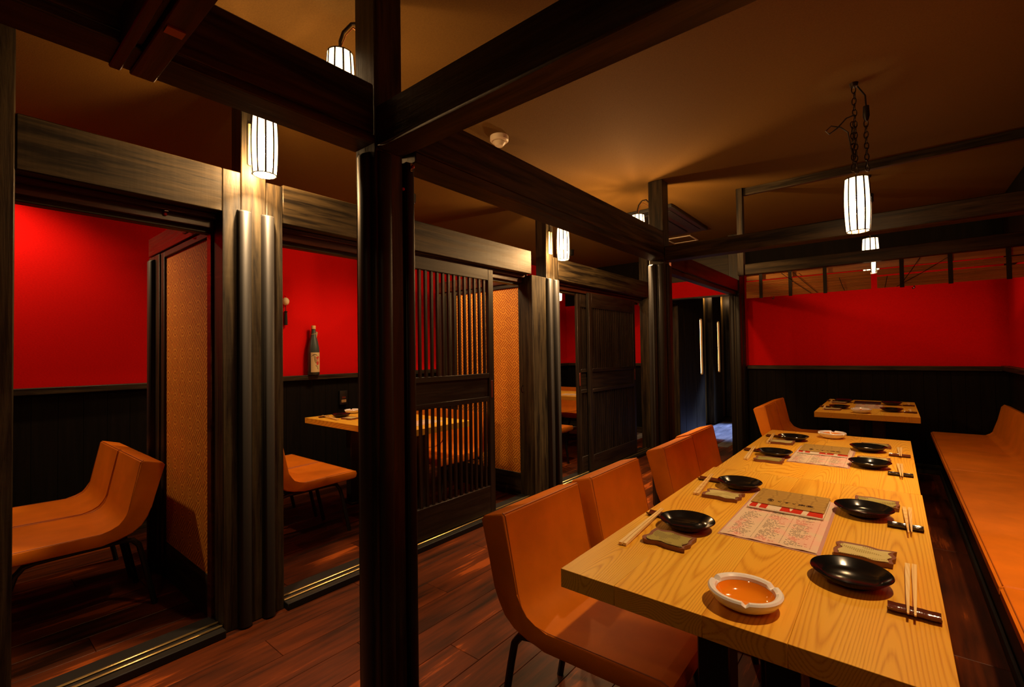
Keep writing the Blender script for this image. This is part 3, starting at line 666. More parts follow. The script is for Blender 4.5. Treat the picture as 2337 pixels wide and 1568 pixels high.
def wall_lantern(label, loc, wall_pt, face, s=1.0, k=1.0):
    """loc = top centre of the shade; wall_pt = (x,y) of the mounting point on the post"""
    t = thing('wall_lantern', label, 'lantern', loc)
    lantern_parts(t, s)
    bulb_light(loc, s, k)
    dx, dy = wall_pt[0]-loc[0], wall_pt[1]-loc[1]
    MB().tube([(0, 0, 0.02), (0, 0, 0.05), (dx*0.1, dy*0.1, 0.085), (dx*0.35, dy*0.35, 0.115), (dx*0.65, dy*0.65, 0.115), (dx*0.88, dy*0.88, 0.085), (dx*0.93, dy*0.93, 0.03), (dx*0.93, dy*0.93, -0.16)], 0.006, 7).obj('hook_arm', IRON, t)
    MB().tube([(0.003, 0.0, 0.02), (dx*0.15+0.006, dy*0.15, 0.07), (dx*0.4, dy*0.4, 0.10), (dx*0.8, dy*0.8, 0.06)], 0.0028, 6).obj('cord', COPPER, t)
    if face[1] == 'x':
        xw = dx; sg = 1 if face == '+x' else -1
        B(min(xw, xw+sg*0.012), max(xw, xw+sg*0.012), dy-0.028, dy+0.028, -0.20, 0.0, 0.006, 2).obj('back_plate', IVORY, t)
    return t
wall_lantern('lit paper lantern on the post between first and second booth', (XF+0.120, 0.945, 2.348), (XF, 0.945), '+x')
wall_lantern('lit paper lantern on the post between second and third booth', (XF+0.15, 3.42, 2.315), (XF, 3.432), '+x')
wall_lantern('lit paper lantern behind the nearest post, cut off by the beam', (-1.603, 0.957, 2.385), (PX0, 1.03), '-x', 0.9, 0.26)
wall_lantern('lit paper lantern beside the second post, mostly hidden by the beam', (-1.615, 3.655, 2.365), (PX0, 3.655), '-x', 1.0, 1.75)
def chain(root, x, y, z0, z1):
    n = max(2, round((z1-z0)/0.029)); me = None
    lk_ = MB().tube([(0.0088*math.cos(t), 0, 0.0185*math.sin(t)) for t in [2*math.pi*k/12 for k in range(12)]], 0.0028, 5, True).mesh('chain_link', IRON)
    for i in range(n): put('chain_link', lk_, root, (x+0.0015*random.uniform(-1, 1), y, z0+(i+0.5)*(z1-z0)/n), (0.1*random.uniform(-1, 1), 0.1*random.uniform(-1, 1), (i % 2)*math.pi/2+0.3))
def pendant(label, loc, coil=True, s=1.0, k=1.0):
    t = thing('pendant_lantern', label, 'lantern', loc)
    lantern_parts(t, s); bulb_light(loc, s, k); up = ZC-loc[2]
    chain(t, 0, 0, 0.03, up-0.02)
    MB().lathe([(0, up), (0.02, up), (0.016, up-0.018), (0, up-0.022)], 14).obj('ceiling_hook', IRON, t)
    if coil:
        chain(t, -0.012, 0.012, 0.05, 0.30); chain(t, 0.045, 0.0, 0.03, 0.285)
        MB().lathe([(0, 0), (0.013, 0), (0.015, -0.05), (0.008, -0.075), (0, -0.08)], 12, (0.047, 0.0, 0.36)).obj('plug', BLACKP, t)
        MB().tube([(0.047, 0, 0.36), (0.045, 0.01, 0.42), (0.01, 0.02, up-0.005)], 0.004, 6).obj('cord', BLACKP, t)
        MB().tube([(0.0, -0.004, 0.33), (-0.035, 0, 0.325), (-0.075, 0, 0.285), (-0.11, 0.0, 0.265), (-0.125, 0, 0.285), (-0.10, 0, 0.305), (-0.06, 0, 0.285), (-0.03, 0, 0.25), (-0.02, 0, 0.18), (-0.008, 0, 0.10)], 0.0036, 6).obj('loop_cord', BLACKP, t)
    return t
pendant('lit paper lantern hanging on chains over the long table', (-0.124, 2.96, 2.105), True, 1.0, 0.05)
pendant('lit paper lantern hanging over the far table behind the blinds', (-0.118, 4.62, 2.098), False, 1.0, 0.06)
pendant('small lit paper lantern hanging in the third booth', (-3.28, 4.98, 2.10), False, 0.75, 0.06)
dup(dl, (-3.85, 0.02, ZC), None, 'small black ceiling downlight in the first booth')
dup(dl, (-3.15, 2.52, ZC), None, 'small black ceiling downlight in the second booth')
dup(dl, (-3.30, 5.30, ZC), None, 'small black ceiling downlight in the third booth')
dup(dl, (-0.15, 5.20, ZC), None, 'small black ceiling downlight over the far table')

# ------------------------------------------------------------------ tables
def table(label, cx, cy, length, width, along, legs=True):
    """top at 0.72; boards run along 'along'"""
    t = thing('dining_table', label, 'table', (cx, cy, 0), 0 if along == 'y' else math.pi/2)
    wds = [0.20, 0.27, 0.21, 0.32]; k = width/sum(wds); x = -width/2
    for w_ in wds:
        w_ *= k
        mb = B(x+0.0001, x+w_-0.0001, -length/2, length/2, 0.676, 0.72, 0.0007)
        mb.obj('top_board', ASHY, t); x += w_
    for yy in (-length*0.27, length*0.27):
        B(-0.19, 0.19, yy-0.05, yy+0.05, 0.655, 0.675, 0.003).obj('support_bar', STEEL, t)
        for xx in (-0.075, 0.075): B(xx-0.038, xx+0.038, yy-0.038, yy+0.038, 0.02, 0.654, 0.004).obj('pedestal', STEEL, t)
        B(-0.125, 0.125, yy-0.06, yy+0.06, 0.0, 0.0195, 0.004).obj('foot', STEEL, t)
    return t
TX = -0.283
table('near half of the long pale ash table with four place settings', TX, 0.949+0.62, 1.238, 0.70, 'y')
table('rear half of the long pale ash table with four place settings', TX+0.004, 2.19+0.612, 1.222, 0.685, 'y')
table('pale ash table at the far wall behind the blinds', -0.187, 4.585+0.62, 1.24, 0.665, 'y')
table('pale ash table in the second booth with sake bottle above', -3.21, 2.29, 1.30, 0.67, 'x')
table('pale ash table in the third booth seen past the post', -3.25, 5.03, 1.26, 0.66, 'x')

# ------------------------------------------------------------------ chairs and benches
CW = 0.452
def arc(cx, cz, r, a0, a1, n): return [(cx+r*math.cos(math.radians(a0+(a1-a0)*k/n)), cz+r*math.sin(math.radians(a0+(a1-a0)*k/n))) for k in range(n+1)]
PROF = [(0.004, 0.698), (0.014, 0.712), (0.092, 0.735), (0.103, 0.728)] + [(0.150, 0.500), (0.163, 0.463), (0.182, 0.440), (0.214, 0.424), (0.26, 0.420)] \
     + [(0.60, 0.428), (0.625, 0.420), (0.634, 0.400), (0.628, 0.378), (0.61, 0.370)] + [(0.25, 0.366), (0.185, 0.374), (0.135, 0.392), (0.098, 0.420), (0.074, 0.458), (0.060, 0.500)]
def make_chair(label):
    t = thing('chair', label, 'chair', (0, 0, 0))
    MB().prism(PROF, -CW/2, CW/2, 'y', 0.008, 3).obj('upholstery', LEATHER, t, 45)
    for s_ in (-1, 1):
        pts = [(x, s_*(CW/2-0.0065), z) for x, z in PROF[2:12]]
        MB().tube(pts, 0.0022, 5).obj('piping', SEAM, t)
    MB().tube([(0.097, -CW/2+0.008, 0.7325), (0.097, CW/2-0.008, 0.7325)], 0.0022, 5).obj('piping', SEAM, t)
    for s_ in (-1, 1):
        y = s_*(CW/2-0.05)
        MB().tube([(0.035, y, 0.0), (0.085, y, 0.25), (0.10, y, 0.315), (0.125, y, 0.345), (0.165, y, 0.353), (0.46, y, 0.353), (0.50, y, 0.345), (0.525, y, 0.315), (0.545, y, 0.25), (0.60, y, 0.0)], 0.0125, 8).obj('leg_frame', STEEL, t)
    B(0.17, 0.20, -CW/2+0.062, CW/2-0.062, 0.345, 0.3655, 0.002).obj('seat_bar', STEEL, t)
    B(0.42, 0.45, -CW/2+0.062, CW/2-0.062, 0.345, 0.3655, 0.002).obj('seat_bar', STEEL, t)
    return t
c0 = make_chair('orange tan leather chair nearest the viewer at the long table')
G1 = 'tan leather chairs in a row along the long table'
c0['group'] = G1
c0.location = (-1.060, 1.121+CW/2, 0)
chairs = [
 ((-1.052, 1.652+CW/2), 0, 'second orange tan leather chair along the long table from the front', G1),
 ((-1.040, 2.385+CW/2), 0, 'third orange tan leather chair along the long table from the front', G1),
 ((-1.062, 2.872+CW/2), 0, 'fourth orange tan leather chair along the long table, beside the second post', G1),
 ((-1.00, 4.66+CW/2), 0, 'nearer of two tan leather chairs at the far table', 'tan leather chairs at the far table'),
 ((-1.00, 5.13+CW/2), 0, 'tan leather chair at the far table, next to the wall', 'tan leather chairs at the far table'),
 ((-2.88-CW/2, 0.735), -math.pi/2, 'tan leather chair in the first booth, beside the opening', 'tan leather chairs in the first booth'),
 ((-2.88-CW*1.5-0.012, 0.735), -math.pi/2, 'tan leather chair in the first booth, deeper inside', 'tan leather chairs in the first booth'),
 ((-2.97-CW/2, 1.25), math.pi/2, 'tan leather chair in the second booth seen beside the lit post', 'tan leather chairs in the second booth'),
 ((-2.97-CW*1.5-0.012, 1.25), math.pi/2, 'tan leather chair in the second booth, next to the rear wall', 'tan leather chairs in the second booth'),
 ((-2.72-CW/2, 3.06), -math.pi/2, 'tan leather chair behind the slatted door, backed by the paper screen', 'tan leather chairs in the second booth'),
 ((-2.72-CW*1.5-0.012, 3.06), -math.pi/2, 'tan leather chair behind the slatted door, deeper in the second booth', 'tan leather chairs in the second booth'),
 ((-2.78-CW/2, 3.84), math.pi/2, 'tan leather chair seat glimpsed at the front of the third booth', 'tan leather chairs in the third booth'),
 ((-3.0-CW/2, 5.90), -math.pi/2, 'tan leather chair behind the third booth table, beside the sliding door', 'tan leather chairs in the third booth'),
 ((-3.0-CW*1.5-0.012, 5.90), -math.pi/2, 'tan leather chair behind the third booth table, next to the rear wall', 'tan leather chairs in the third booth'),
]
for (x, y), rz, lab, g in chairs: dup(c0, (x, y, 0), rz, lab, g)

BPROF = [(0.262, 0.385), (0.262, 0.412), (0.280, 0.424)] + [(0.64, 0.424), (0.675, 0.430), (0.695, 0.450)] + [(0.745, 0.690), (0.765, 0.712), (0.800, 0.700), (0.803, 0.67), (0.803, 0.385)]
def bench(label, y0, y1):
    t = thing('bench', label, 'bench', (0, (y0+y1)/2, 0), 0, 'tan leather benches along the right wall')
    hl = (y1-y0)/2-0.002
    MB().prism(BPROF, -hl, hl, 'y', 0.012, 3).obj('upholstery', LEATHER, t, 45)
    B(0.30, 0.80, -hl, hl, 0.305, 0.384, 0.003).obj('seat_frame', STEEL, t)
    B(0.335, 0.79, -hl, hl, 0.0, 0.304, 0.003).obj('plinth', STEEL, t)
    B(0.318, 0.334, -hl, hl, 0.0, 0.045, 0.003).obj('kick_strip', VINYL, t)
    MB().tube([(0.272, -hl+0.008, 0.4195), (0.272, hl-0.008, 0.4195)], 0.0022, 5).obj('piping', SEAM, t)
bench('long tan leather bench at the viewer end of the right wall', 0.6, 2.30)
bench('long tan leather bench in the middle of the right wall', 2.30, 4.28)
bench('long tan leather bench at the far wall end of the right wall', 4.28, 6.09)

# ------------------------------------------------------------------ tableware
ZT = 0.7203
plate_me = MB().lathe([(0, 0.003), (0.034, 0.003), (0.036, 0.0), (0.040, 0.0), (0.042, 0.004), (0.060, 0.011), (0.0745, 0.024), (0.0768, 0.0262), (0.0758, 0.0275), (0.072, 0.0262), (0.057, 0.0145), (0.044, 0.0085), (0.0, 0.0075)], 48).mesh('plate', LACQUER, 60)
def plate(label, x, y, g, z=ZT, s=1.0):
    o = put('plate', plate_me, None, (x, y, z)); o.scale = (s, s, s)
    tag(o, label, 'plate', g)
GP = 'black lacquer plates on the long table'
ORD = ['first', 'second', 'third', 'fourth']
LP = [(-0.480, 1.389), (-0.460, 1.910), (-0.459, 2.575), (-0.452, 3.080)]
RP = [(-0.085, 1.286), (-0.083, 1.823), (-0.091, 2.568), (-0.109, 2.965)]
for i, (x, y) in enumerate(LP): plate(f'round glossy black plate on the chair side, {ORD[i]} from the front edge', x, y, GP)
for i, (x, y) in enumerate(RP): plate(f'round glossy black plate on the bench side, {ORD[i]} from the front edge', x, y, GP)
GF = 'black plates on the far table'
for lab, x, y in (('chair side nearer the blinds', -0.372, 4.935), ('bench side nearer the blinds', -0.022, 4.90), ('bench side near the wall', -0.022, 5.46), ('chair side near the wall', -0.38, 5.52)):
    plate(f'round black plate on the far table, {lab}', x, y, GF)

# ashtrays with three notches in the rim
def ashtray(label, x, y, z=ZT, rz=0.0, sub=True):
    t = thing('ashtray', label, 'ashtray', (x, y, z), rz, None)
    n = 60; mb = MB(); R = 0.070
    prof = [(0.036, 0.0), (0.044, 0.002), (0.060, 0.012), (R-0.001, 0.025), (R, 0.030), (R-0.003, 0.0335), (R-0.009, 0.0335), (R-0.014, 0.030), (R-0.016, 0.024)]
    rings = []
    for r, zz in prof:
        ring = []
        for k in range(n):
            a = 2*math.pi*k/n; nz = zz
            for c in (0.35, 2.44, 4.53):
                if abs(((a-c+math.pi) % (2*math.pi))-math.pi) < 0.075 and zz > 0.0255: nz = 0.0255
            ring.append(mb.bm.verts.new((r*math.cos(a), r*math.sin(a), nz)))
        rings.append(ring)
    for A, C in zip(rings, rings[1:]):
        for k in range(n): mb.bm.faces.new((A[k], A[(k+1) % n], C[(k+1) % n], C[k]))
    mb.bm.faces.new(rings[0][::-1])
    mb.obj('rim', WHITE, t, 35)
    MB().lathe([(R-0.0162, 0.0238), (R-0.022, 0.015), (0.038, 0.0075), (0.0, 0.0065)], 48).obj('inner_glaze', ORANGE, t, 60, label='orange glazed inside')
    return t
ashtray('white round ashtray with orange inside at the front of the long table', -0.247, 1.045, ZT, 0.45)
ashtray('white round ashtray with orange inside at the rear end of the long table', -0.287, 3.285, ZT, 1.2)
ashtray('white round ashtray at the front edge of the far table', -0.21, 4.69, ZT, 0.2)

# ceramic hand-towel trays with wavy brown edge and green glaze
TR = []
def tray_mesh(seed):
    rn = random.Random(seed); nx, ny = 14, 10; W, D = 0.058, 0.046
    ph = [rn.uniform(0, 6.28) for _ in range(8)]
    def P(u, v, inset):
        x = u*(W-inset); y = v*(D-inset)
        x += 0.0030*math.sin(2.6*v*2+ph[0])*abs(u)+0.0018*math.sin(7*v+ph[1])*abs(u); y += 0.0030*math.sin(2.4*u*2+ph[2])*abs(v)+0.0016*math.sin(8*u+ph[3])*abs(v)
        return x, y
    out = []
    for inset, kind in ((0.0, 'b'), (0.009, 'g')):
        mb = MB(); g = []; lowg = []
        for i in range(nx+1):
            g.append([]); lowg.append([])
            for j in range(ny+1):
                u, v = 2*i/nx-1, 2*j/ny-1; x, y = P(u, v, inset)
                e = max(abs(u), abs(v)); z = 0.0075+0.0045*max(0, (e-0.72)/0.28)**1.5
                if kind == 'g': z = 0.0092+0.002*max(0, (e-0.8)/0.2)
                g[-1].append(mb.bm.verts.new((x, y, z))); lowg[-1].append(mb.bm.verts.new((x*0.97, y*0.97, 0.0 if kind == 'b' else 0.0085)))
        for i in range(nx):
            for j in range(ny):
                mb.bm.faces.new((g[i][j], g[i+1][j], g[i+1][j+1], g[i][j+1])); mb.bm.faces.new((lowg[i][j], lowg[i][j+1], lowg[i+1][j+1], lowg[i+1][j]))
        for i in range(nx):
            for j in (0, ny): mb.bm.faces.new((g[i][j], g[i+1][j], lowg[i+1][j], lowg[i][j]))
        for j in range(ny):
            for i in (0, nx): mb.bm.faces.new((g[i][j], g[i][j+1], lowg[i][j+1], lowg[i][j]))
        out.append(mb)
    return out
for k in range(2):
    a, b = tray_mesh(k+3); TR.append((a.mesh('clay_body', BROWNC, 50), b.mesh('glaze', GLAZES[k], 50)))
def tray(label, x, y, k, rz, g):
    t = thing('ceramic_tray', label, 'tray', (x, y, ZT), rz, g)
    put('clay_body', TR[k][0], t); put('glaze', TR[k][1], t)
GT = 'hand-towel trays on the long table'
for i, (x, y, k, rz) in enumerate([(-0.484, 1.258, 0, -0.05), (-0.479, 1.755, 1, -0.04), (-0.459, 2.448, 0, 0.03), (-0.490, 2.950, 1, 0.05)]):
    tray(f'{["olive green","pale green","olive green","pale green"][i]} wavy ceramic tray on the chair side, {ORD[i]} from the front edge', x, y, k, rz, GT)
for i, (x, y, k, rz) in enumerate([(-0.068, 1.462, 1, -0.06), (-0.055, 1.962, 0, -0.03), (-0.080, 2.712, 1, 0.05), (-0.082, 3.115, 0, 0.1)]):
    tray(f'{["pale green","olive green","pale green","olive green"][i]} wavy ceramic tray behind the bench-side plate, {ORD[i]} from the front edge', x, y, k, rz, GT)
tray('small green ceramic tray on the far table, chair side nearer the blinds', -0.41, 4.80, 1, 0, 'hand-towel trays on the far table')
tray('small green ceramic tray on the far table, chair side near the wall', -0.41, 5.40, 1, 0, 'hand-towel trays on the far table')

# chopstick rests: shallow arched strips
def rest_mesh(mat, seed):
    rn = random.Random(seed); mb = MB(); nl, na = 12, 6; g = []; lo = []
    for i in range(nl+1):
        x = -0.040+0.080*i/nl; wv = 0.0009*math.sin(i*1.7+seed); row, rl = [], []
        for j in range(na+1):
            a = -1+2*j/na; y = a*0.0150+wv; z = 0.0028+0.0075*(1-a*a)*0+0.0075*abs(a)**2
            row.append(mb.bm.verts.new((x, y, z+0.0012))); rl.append(mb.bm.verts.new((x, y, max(0.0, z-0.0028))))
        g.append(row); lo.append(rl)
    for i in range(nl):
        for j in range(na):
            mb.bm.faces.new((g[i][j], g[i+1][j], g[i+1][j+1], g[i][j+1])); mb.bm.faces.new((lo[i][j], lo[i][j+1], lo[i+1][j+1], lo[i+1][j]))
        for j in (0, na): mb.bm.faces.new((g[i][j], g[i+1][j], lo[i+1][j], lo[i][j]))
    for j in range(na):
        for i in (0, nl): mb.bm.faces.new((g[i][j], g[i][j+1], lo[i][j+1], lo[i][j]))
    return mb.mesh('chopstick_rest', mat, 50)
RM = [rest_mesh(REST, 1), rest_mesh(RESTD, 2)]
def rest(label, x, y, k, rz, g):
    o = put('chopstick_rest', RM[k], None, (x, y, ZT), (0, 0, rz)); tag(o, label, 'chopstick rest', g)
GR = 'chopstick rests on the long table'
for i, (x, y, k) in enumerate([(-0.578, 1.432, 0), (-0.580, 1.940, 0), (-0.570, 2.640, 0), (-0.560, 3.130, 0)]):
    rest(f'narrow brown glazed chopstick rest on the chair side, {ORD[i]} from the front edge', x, y, k, -0.04, GR)
for i, (x, y, k) in enumerate([(0.019, 1.196, 0), (0.015, 1.752, 1), (0.011, 2.462, 1), (0.012, 2.892, 0)]):
    rest(f'narrow {["amber brown","dark brown","dark brown","amber brown"][i]} chopstick rest on the bench side, {ORD[i]} from the front edge', x, y, k, 0.0, GR)
GRF = 'chopstick rests on the far table'
rest('brown chopstick rest on the far table, bench side nearer the blinds', 0.095, 4.86, 0, 0, GRF)
rest('brown chopstick rest on the far table, bench side near the wall', 0.095, 5.42, 0, 0, GRF)
rest('brown chopstick rest on the far table, chair side nearer the blinds', -0.478, 4.98, 0, 0, GRF)
rest('brown chopstick rest on the far table, chair side near the wall', -0.478, 5.56, 0, 0, GRF)

# chopsticks: pair of tapering square sticks, butt on the table, tip on the rest
def chopsticks(label, b0, t0, b1, t1, g, zt_=0.0130):
    t = thing('chopsticks', label, 'chopsticks', (b0[0], b0[1], ZT), 0, g)
    for (bx, by), (tx, ty) in ((b0, t0), (b1, t1)):
        mb = MB(); d = Vector((tx-bx, ty-by, 0)); ln = d.length; d.normalize(); s_ = Vector((-d.y, d.x, 0))
        pts = []
        for f, hw in ((0, 0.0046), (0.25, 0.0044), (0.7, 0.0030), (1.0, 0.0016)):
            c = Vector((bx-b0[0], by-b0[1], 0))+d*ln*f; zc = hw+0.0002+f*zt_
            pts.append([mb.bm.verts.new(c+s_*a*hw+Vector((0, 0, zc+b*hw*0.8))) for a, b in ((-1, -1), (1, -1), (1, 1), (-1, 1))])
        for A, C in zip(pts, pts[1:]):
            for k in range(4): mb.bm.faces.new((A[k], A[(k+1) % 4], C[(k+1) % 4], C[k]))
        mb.bm.faces.new(pts[0][::-1]); mb.bm.faces.new(pts[-1])
        mb.obj('stick', STICK, t, 0)
GC = 'wooden chopsticks on the long table'
LS = [((-0.580, 1.160), (-0.588, 1.468)), ((-0.567, 1.722), (-0.588, 2.000)), ((-0.556, 2.409), (-0.577, 2.700)), ((-0.551, 2.890), (-0.572, 3.190))]
for i, (b, t_) in enumerate(LS):
    chopsticks(f'pair of pale wooden chopsticks on the chair side, {ORD[i]} from the front edge', b, t_, (b[0]+0.0115, b[1]+0.001), (t_[0]+0.0065, t_[1]), GC)
RS = [((0.014, 1.455), (0.010, 1.165), (0.0265, 1.458), (0.0205, 1.163)), ((0.015, 1.962), (0.021, 1.674), (0.029, 1.966), (0.0275, 1.684)),
      ((0.004, 2.680), (0.012, 2.395), (0.0165, 2.682), (0.0175, 2.392)), ((0.007, 3.116), (0.012, 2.838), (0.0195, 3.118), (0.0175, 2.836))]
for i, q in enumerate(RS): chopsticks(f'pair of pale wooden chopsticks on the bench side, {ORD[i]} from the front edge', *q, GC)
GCF = 'wooden chopsticks on the far table'
chopsticks('pair of wooden chopsticks on the far table, chair side nearer the blinds', (-0.475, 4.76), (-0.485, 5.02), (-0.464, 4.76), (-0.479, 5.02), GCF)
chopsticks('pair of wooden chopsticks on the far table, chair side near the wall', (-0.475, 5.34), (-0.485, 5.60), (-0.464, 5.34), (-0.479, 5.60), GCF)
chopsticks('pair of wooden chopsticks on the far table, bench side nearer the blinds', (0.09, 5.10), (0.093, 4.83), (0.101, 5.10), (0.099, 4.83), GCF)
chopsticks('pair of wooden chopsticks on the far table, bench side near the wall', (0.09, 5.66), (0.093, 5.39), (0.101, 5.66), (0.099, 5.39), GCF)

# menus: laminated sheet, red and white booklet, cloth-covered folder with brush lettering
def menu_set(where, x0, x1, y0, y1, yb0, yf0, rz=0.0):
    cx, cy = (x0+x1)/2, (y0+y1)/2; w_, l_ = x1-x0, y1-y0
    sh = thing('menu_sheet', f'laminated printed menu sheet {where}', 'menu', (cx, cy, ZT), rz)
    mb = MB(); n = 14; rows = []
    for j in range(2):
        for zoff in (0.0, 0.0012):
            rows.append([mb.bm.verts.new((-w_/2+w_*i/n, (-l_/2, l_/2)[j], zoff+(0.0022*math.sin(i*0.9)**2+0.001 if j == 0 else 0.0))) for i in range(n+1)])
    a0, a1, b0, b1 = rows
    for i in range(n):
        mb.bm.faces.new((a1[i], a1[i+1], b1[i+1], b1[i])); mb.bm.faces.new((a0[i], b0[i], b0[i+1], a0[i+1]))
        mb.bm.faces.new((a0[i], a0[i+1], a1[i+1], a1[i])); mb.bm.faces.new((b0[i], b1[i], b1[i+1], b0[i+1]))
    mb.bm.faces.new((a0[0], a1[0], b1[0], b0[0])); mb.bm.faces.new((a0[n], b0[n], b1[n], a1[n]))
    mb.obj('printed_paper', MENU, sh, 0)
    B(-w_/2-0.005, w_/2+0.008, -l_/2-0.006, l_/2+0.004, 0.0, 0.0006).obj('laminate_edge', LAMIN, sh, 0)
    bk = thing('menu_booklet', f'thin red and white booklet under the folder {where}', 'booklet', (cx+0.0, (yb0+y1)/2-0.01, ZT+0.0045), rz)
    hb = (y1-yb0)/2-0.012
    B(-w_/2+0.010, w_/2-0.012, -hb, hb, 0.0, 0.0045, 0.0005).obj('pages', PAPERW, bk, 0)
    B(-w_/2+0.010, w_/2-0.012, -hb+0.004, hb, 0.0046, 0.0056).obj('cover', RW, bk, 0)
    fo = thing('menu_folder', f'olive gold patterned menu folder with brush lettering {where}', 'folder', (cx, (yf0+y1)/2, ZT+0.0105), rz)
    hf_ = (y1-yf0)/2
    B(-w_/2+0.012, w_/2-0.014, -hf_, hf_, 0.0, 0.0035, 0.0012).obj('front_cover', FOLDER, fo, 0)
    B(-w_/2+0.012, w_/2-0.014, hf_-0.012, hf_, -0.009, -0.0002, 0.001).obj('spine', FOLDER, fo, 0)
    # lettering: round seal, then brush characters along the front strip
    ln = MB(); z = 0.0040
    ln.tube([(-0.052+0.0085*math.cos(t), -hf_+0.045+0.013*math.sin(t), z) for t in [2*math.pi*k/18 for k in range(18)]], 0.0010, 4, True)
    for dx in (-0.003, 0.0, 0.003): ln.tube([(-0.052+dx, -hf_+0.038, z), (-0.052+dx, -hf_+0.052, z)], 0.0012, 4)
    ln.tube([(-0.056, -hf_+0.045, z), (-0.048, -hf_+0.045, z)], 0.0012, 4)
    ln.obj('seal_mark', INK, fo)
    cu = bpy.data.curves.new('lettering', 'FONT'); cu.body = '\u304f\u3059\u304f\u697d\u5712'; cu.size = 0.021; cu.align_x = 'LEFT'; cu.extrude = 0.0002
    to = bpy.data.objects.new('lettering', cu); COL.objects.link(to); bpy.context.view_layer.update()
    me = bpy.data.meshes.new_from_object(to.evaluated_get(bpy.context.evaluated_depsgraph_get())); bpy.data.objects.remove(to)
    me.materials.clear(); me.materials.append(INK)
    put('lettering', me, fo, (-0.036, -hf_+0.036, z))
menu_set('at the near end of the long table', -0.394, -0.162, 1.405, 1.905, 1.676, 1.722)
menu_set('at the rear end of the long table', -0.392, -0.166, 2.49, 2.93, 2.700, 2.735)
fs = thing('menu_sheet', 'white printed menu sheet on the far table', 'menu', (-0.18, 5.22, ZT)); B(-0.095, 0.095, -0.17, 0.17, 0, 0.0015).obj('printed_paper', MENU, fs, 0)
ff = thing('menu_folder', 'dark grey menu folder at the rear of the far table', 'folder', (-0.20, 5.55, ZT)); B(-0.10, 0.10, -0.12, 0.12, 0, 0.006, 0.001).obj('front_cover', PURPLE, ff, 0)
fb = thing('menu_booklet', 'narrow red and white booklet on the far menu sheet', 'booklet', (-0.16, 5.33, ZT+0.002)); B(-0.08, 0.09, -0.02, 0.02, 0, 0.004).obj('pages', PAPERW, fb, 0); B(-0.08, 0.09, -0.018, 0.018, 0.0041, 0.005).obj('cover', RW, fb, 0)

# booth tableware
plate('round black plate on the second booth table', -3.63, 2.155, None)
ashtray('white ashtray behind the black plate in the second booth', -3.79, 2.36, ZT, 0.3)
chopsticks('pair of wooden chopsticks on the second booth table', (-3.47, 2.025), (-3.765, 2.056), (-3.47, 2.037), (-3.765, 2.064), None)
rest('dark chopstick rest on the second booth table', -3.735, 2.055, 0, math.pi/2, None)
tray('pale ceramic tray at the edge of the second booth table', -3.45, 2.13, 1, 0.1, None)
ms = thing('menu_sheet', 'white printed menu sheet on the second booth table behind the slatted door', 'menu', (-2.80, 2.33, ZT), 0.1); B(-0.10, 0.10, -0.15, 0.15, 0, 0.0015).obj('printed_paper', MENU, ms, 0)
m3 = thing('menu_sheet', 'white printed menu sheet on the third booth table', 'menu', (-3.05, 4.93, ZT), 0.3); B(-0.14, 0.14, -0.10, 0.10, 0, 0.0015).obj('printed_paper', MENU, m3, 0)

# ------------------------------------------------------------------ booth details
bt = thing('sake_bottle', 'tall blue-grey sake bottle on the wainscot ledge of the second booth', 'bottle', (-4.268+0.028, 2.235, 1.0602), 0.0)
MB().lathe([(0, 0.0), (0.045, 0.0), (0.052, 0.006), (0.052, 0.225), (0.050, 0.255), (0.040, 0.310), (0.027, 0.360), (0.021, 0.395), (0.019, 0.425), (0.019, 0.432), (0.0, 0.433)], 32).obj('glass_body', BOTTLE, bt, 60)
MB().lathe([(0, 0.4335), (0.0205, 0.4335), (0.0205, 0.462), (0.018, 0.466), (0, 0.466)], 20).obj('cap', CORK, bt, 40)
lm = MB(); rings = []
for z in (0.028, 0.212):
    rings.append([lm.bm.verts.new((0.0527*math.cos(a), 0.0527*math.sin(a), z)) for a in [-0.95+1.9*k/14 for k in range(15)]])
for k in range(14): lm.bm.faces.new((rings[0][k], rings[0][k+1], rings[1][k+1], rings[1][k]))
lm.obj('paper_label', LABELP, bt, 60)
def on_bottle(pts, r): return [(r*math.cos(a), r*math.sin(a), z) for a, z in pts]
sm = MB(); sm.tube(on_bottle([(-0.85, 0.172), (-0.6, 0.188), (-0.3, 0.194), (0.0, 0.190), (0.2, 0.178)], 0.0526), [0.0012, 0.003, 0.0035, 0.003, 0.001], 6)
sm.tube(on_bottle([(-0.42, 0.188), (-0.36, 0.16), (-0.25, 0.13), (-0.12, 0.112), (-0.02, 0.128), (-0.10, 0.155), (-0.22, 0.178)], 0.0526), 0.0021, 6)
sm.tube(on_bottle([(-0.12, 0.095), (0.0, 0.080), (0.12, 0.088), (0.2, 0.07), (0.3, 0.055)], 0.0526), 0.0022, 6)
sm.obj('brush_stroke', INK, bt, 60)
rp = MB(); cc = rp.bm.verts.new((0.0530, 0, 0)); cc.co = Vector(on_bottle([(0.25, 0.135)], 0.0531)[0])
rim = [rp.bm.verts.new(on_bottle([(0.25+0.42*(1+0.25*math.sin(3*t))*math.cos(t)*0.9, 0.135+0.048*(1+0.2*math.sin(2*t+1))*math.sin(t))], 0.0531)[0]) for t in [2*math.pi*k/20 for k in range(20)]]
for k in range(20): rp.bm.faces.new((cc, rim[k], rim[(k+1) % 20]))
rp.obj('red_shape', LABELR, bt, 60)
MB().tube([(0.0225*math.cos(t), 0.0225*math.sin(t), 0.388+0.006*math.sin(t)) for t in [2*math.pi*k/20 for k in range(20)]], 0.0022, 5, True).obj('neck_cord', CORK, bt)
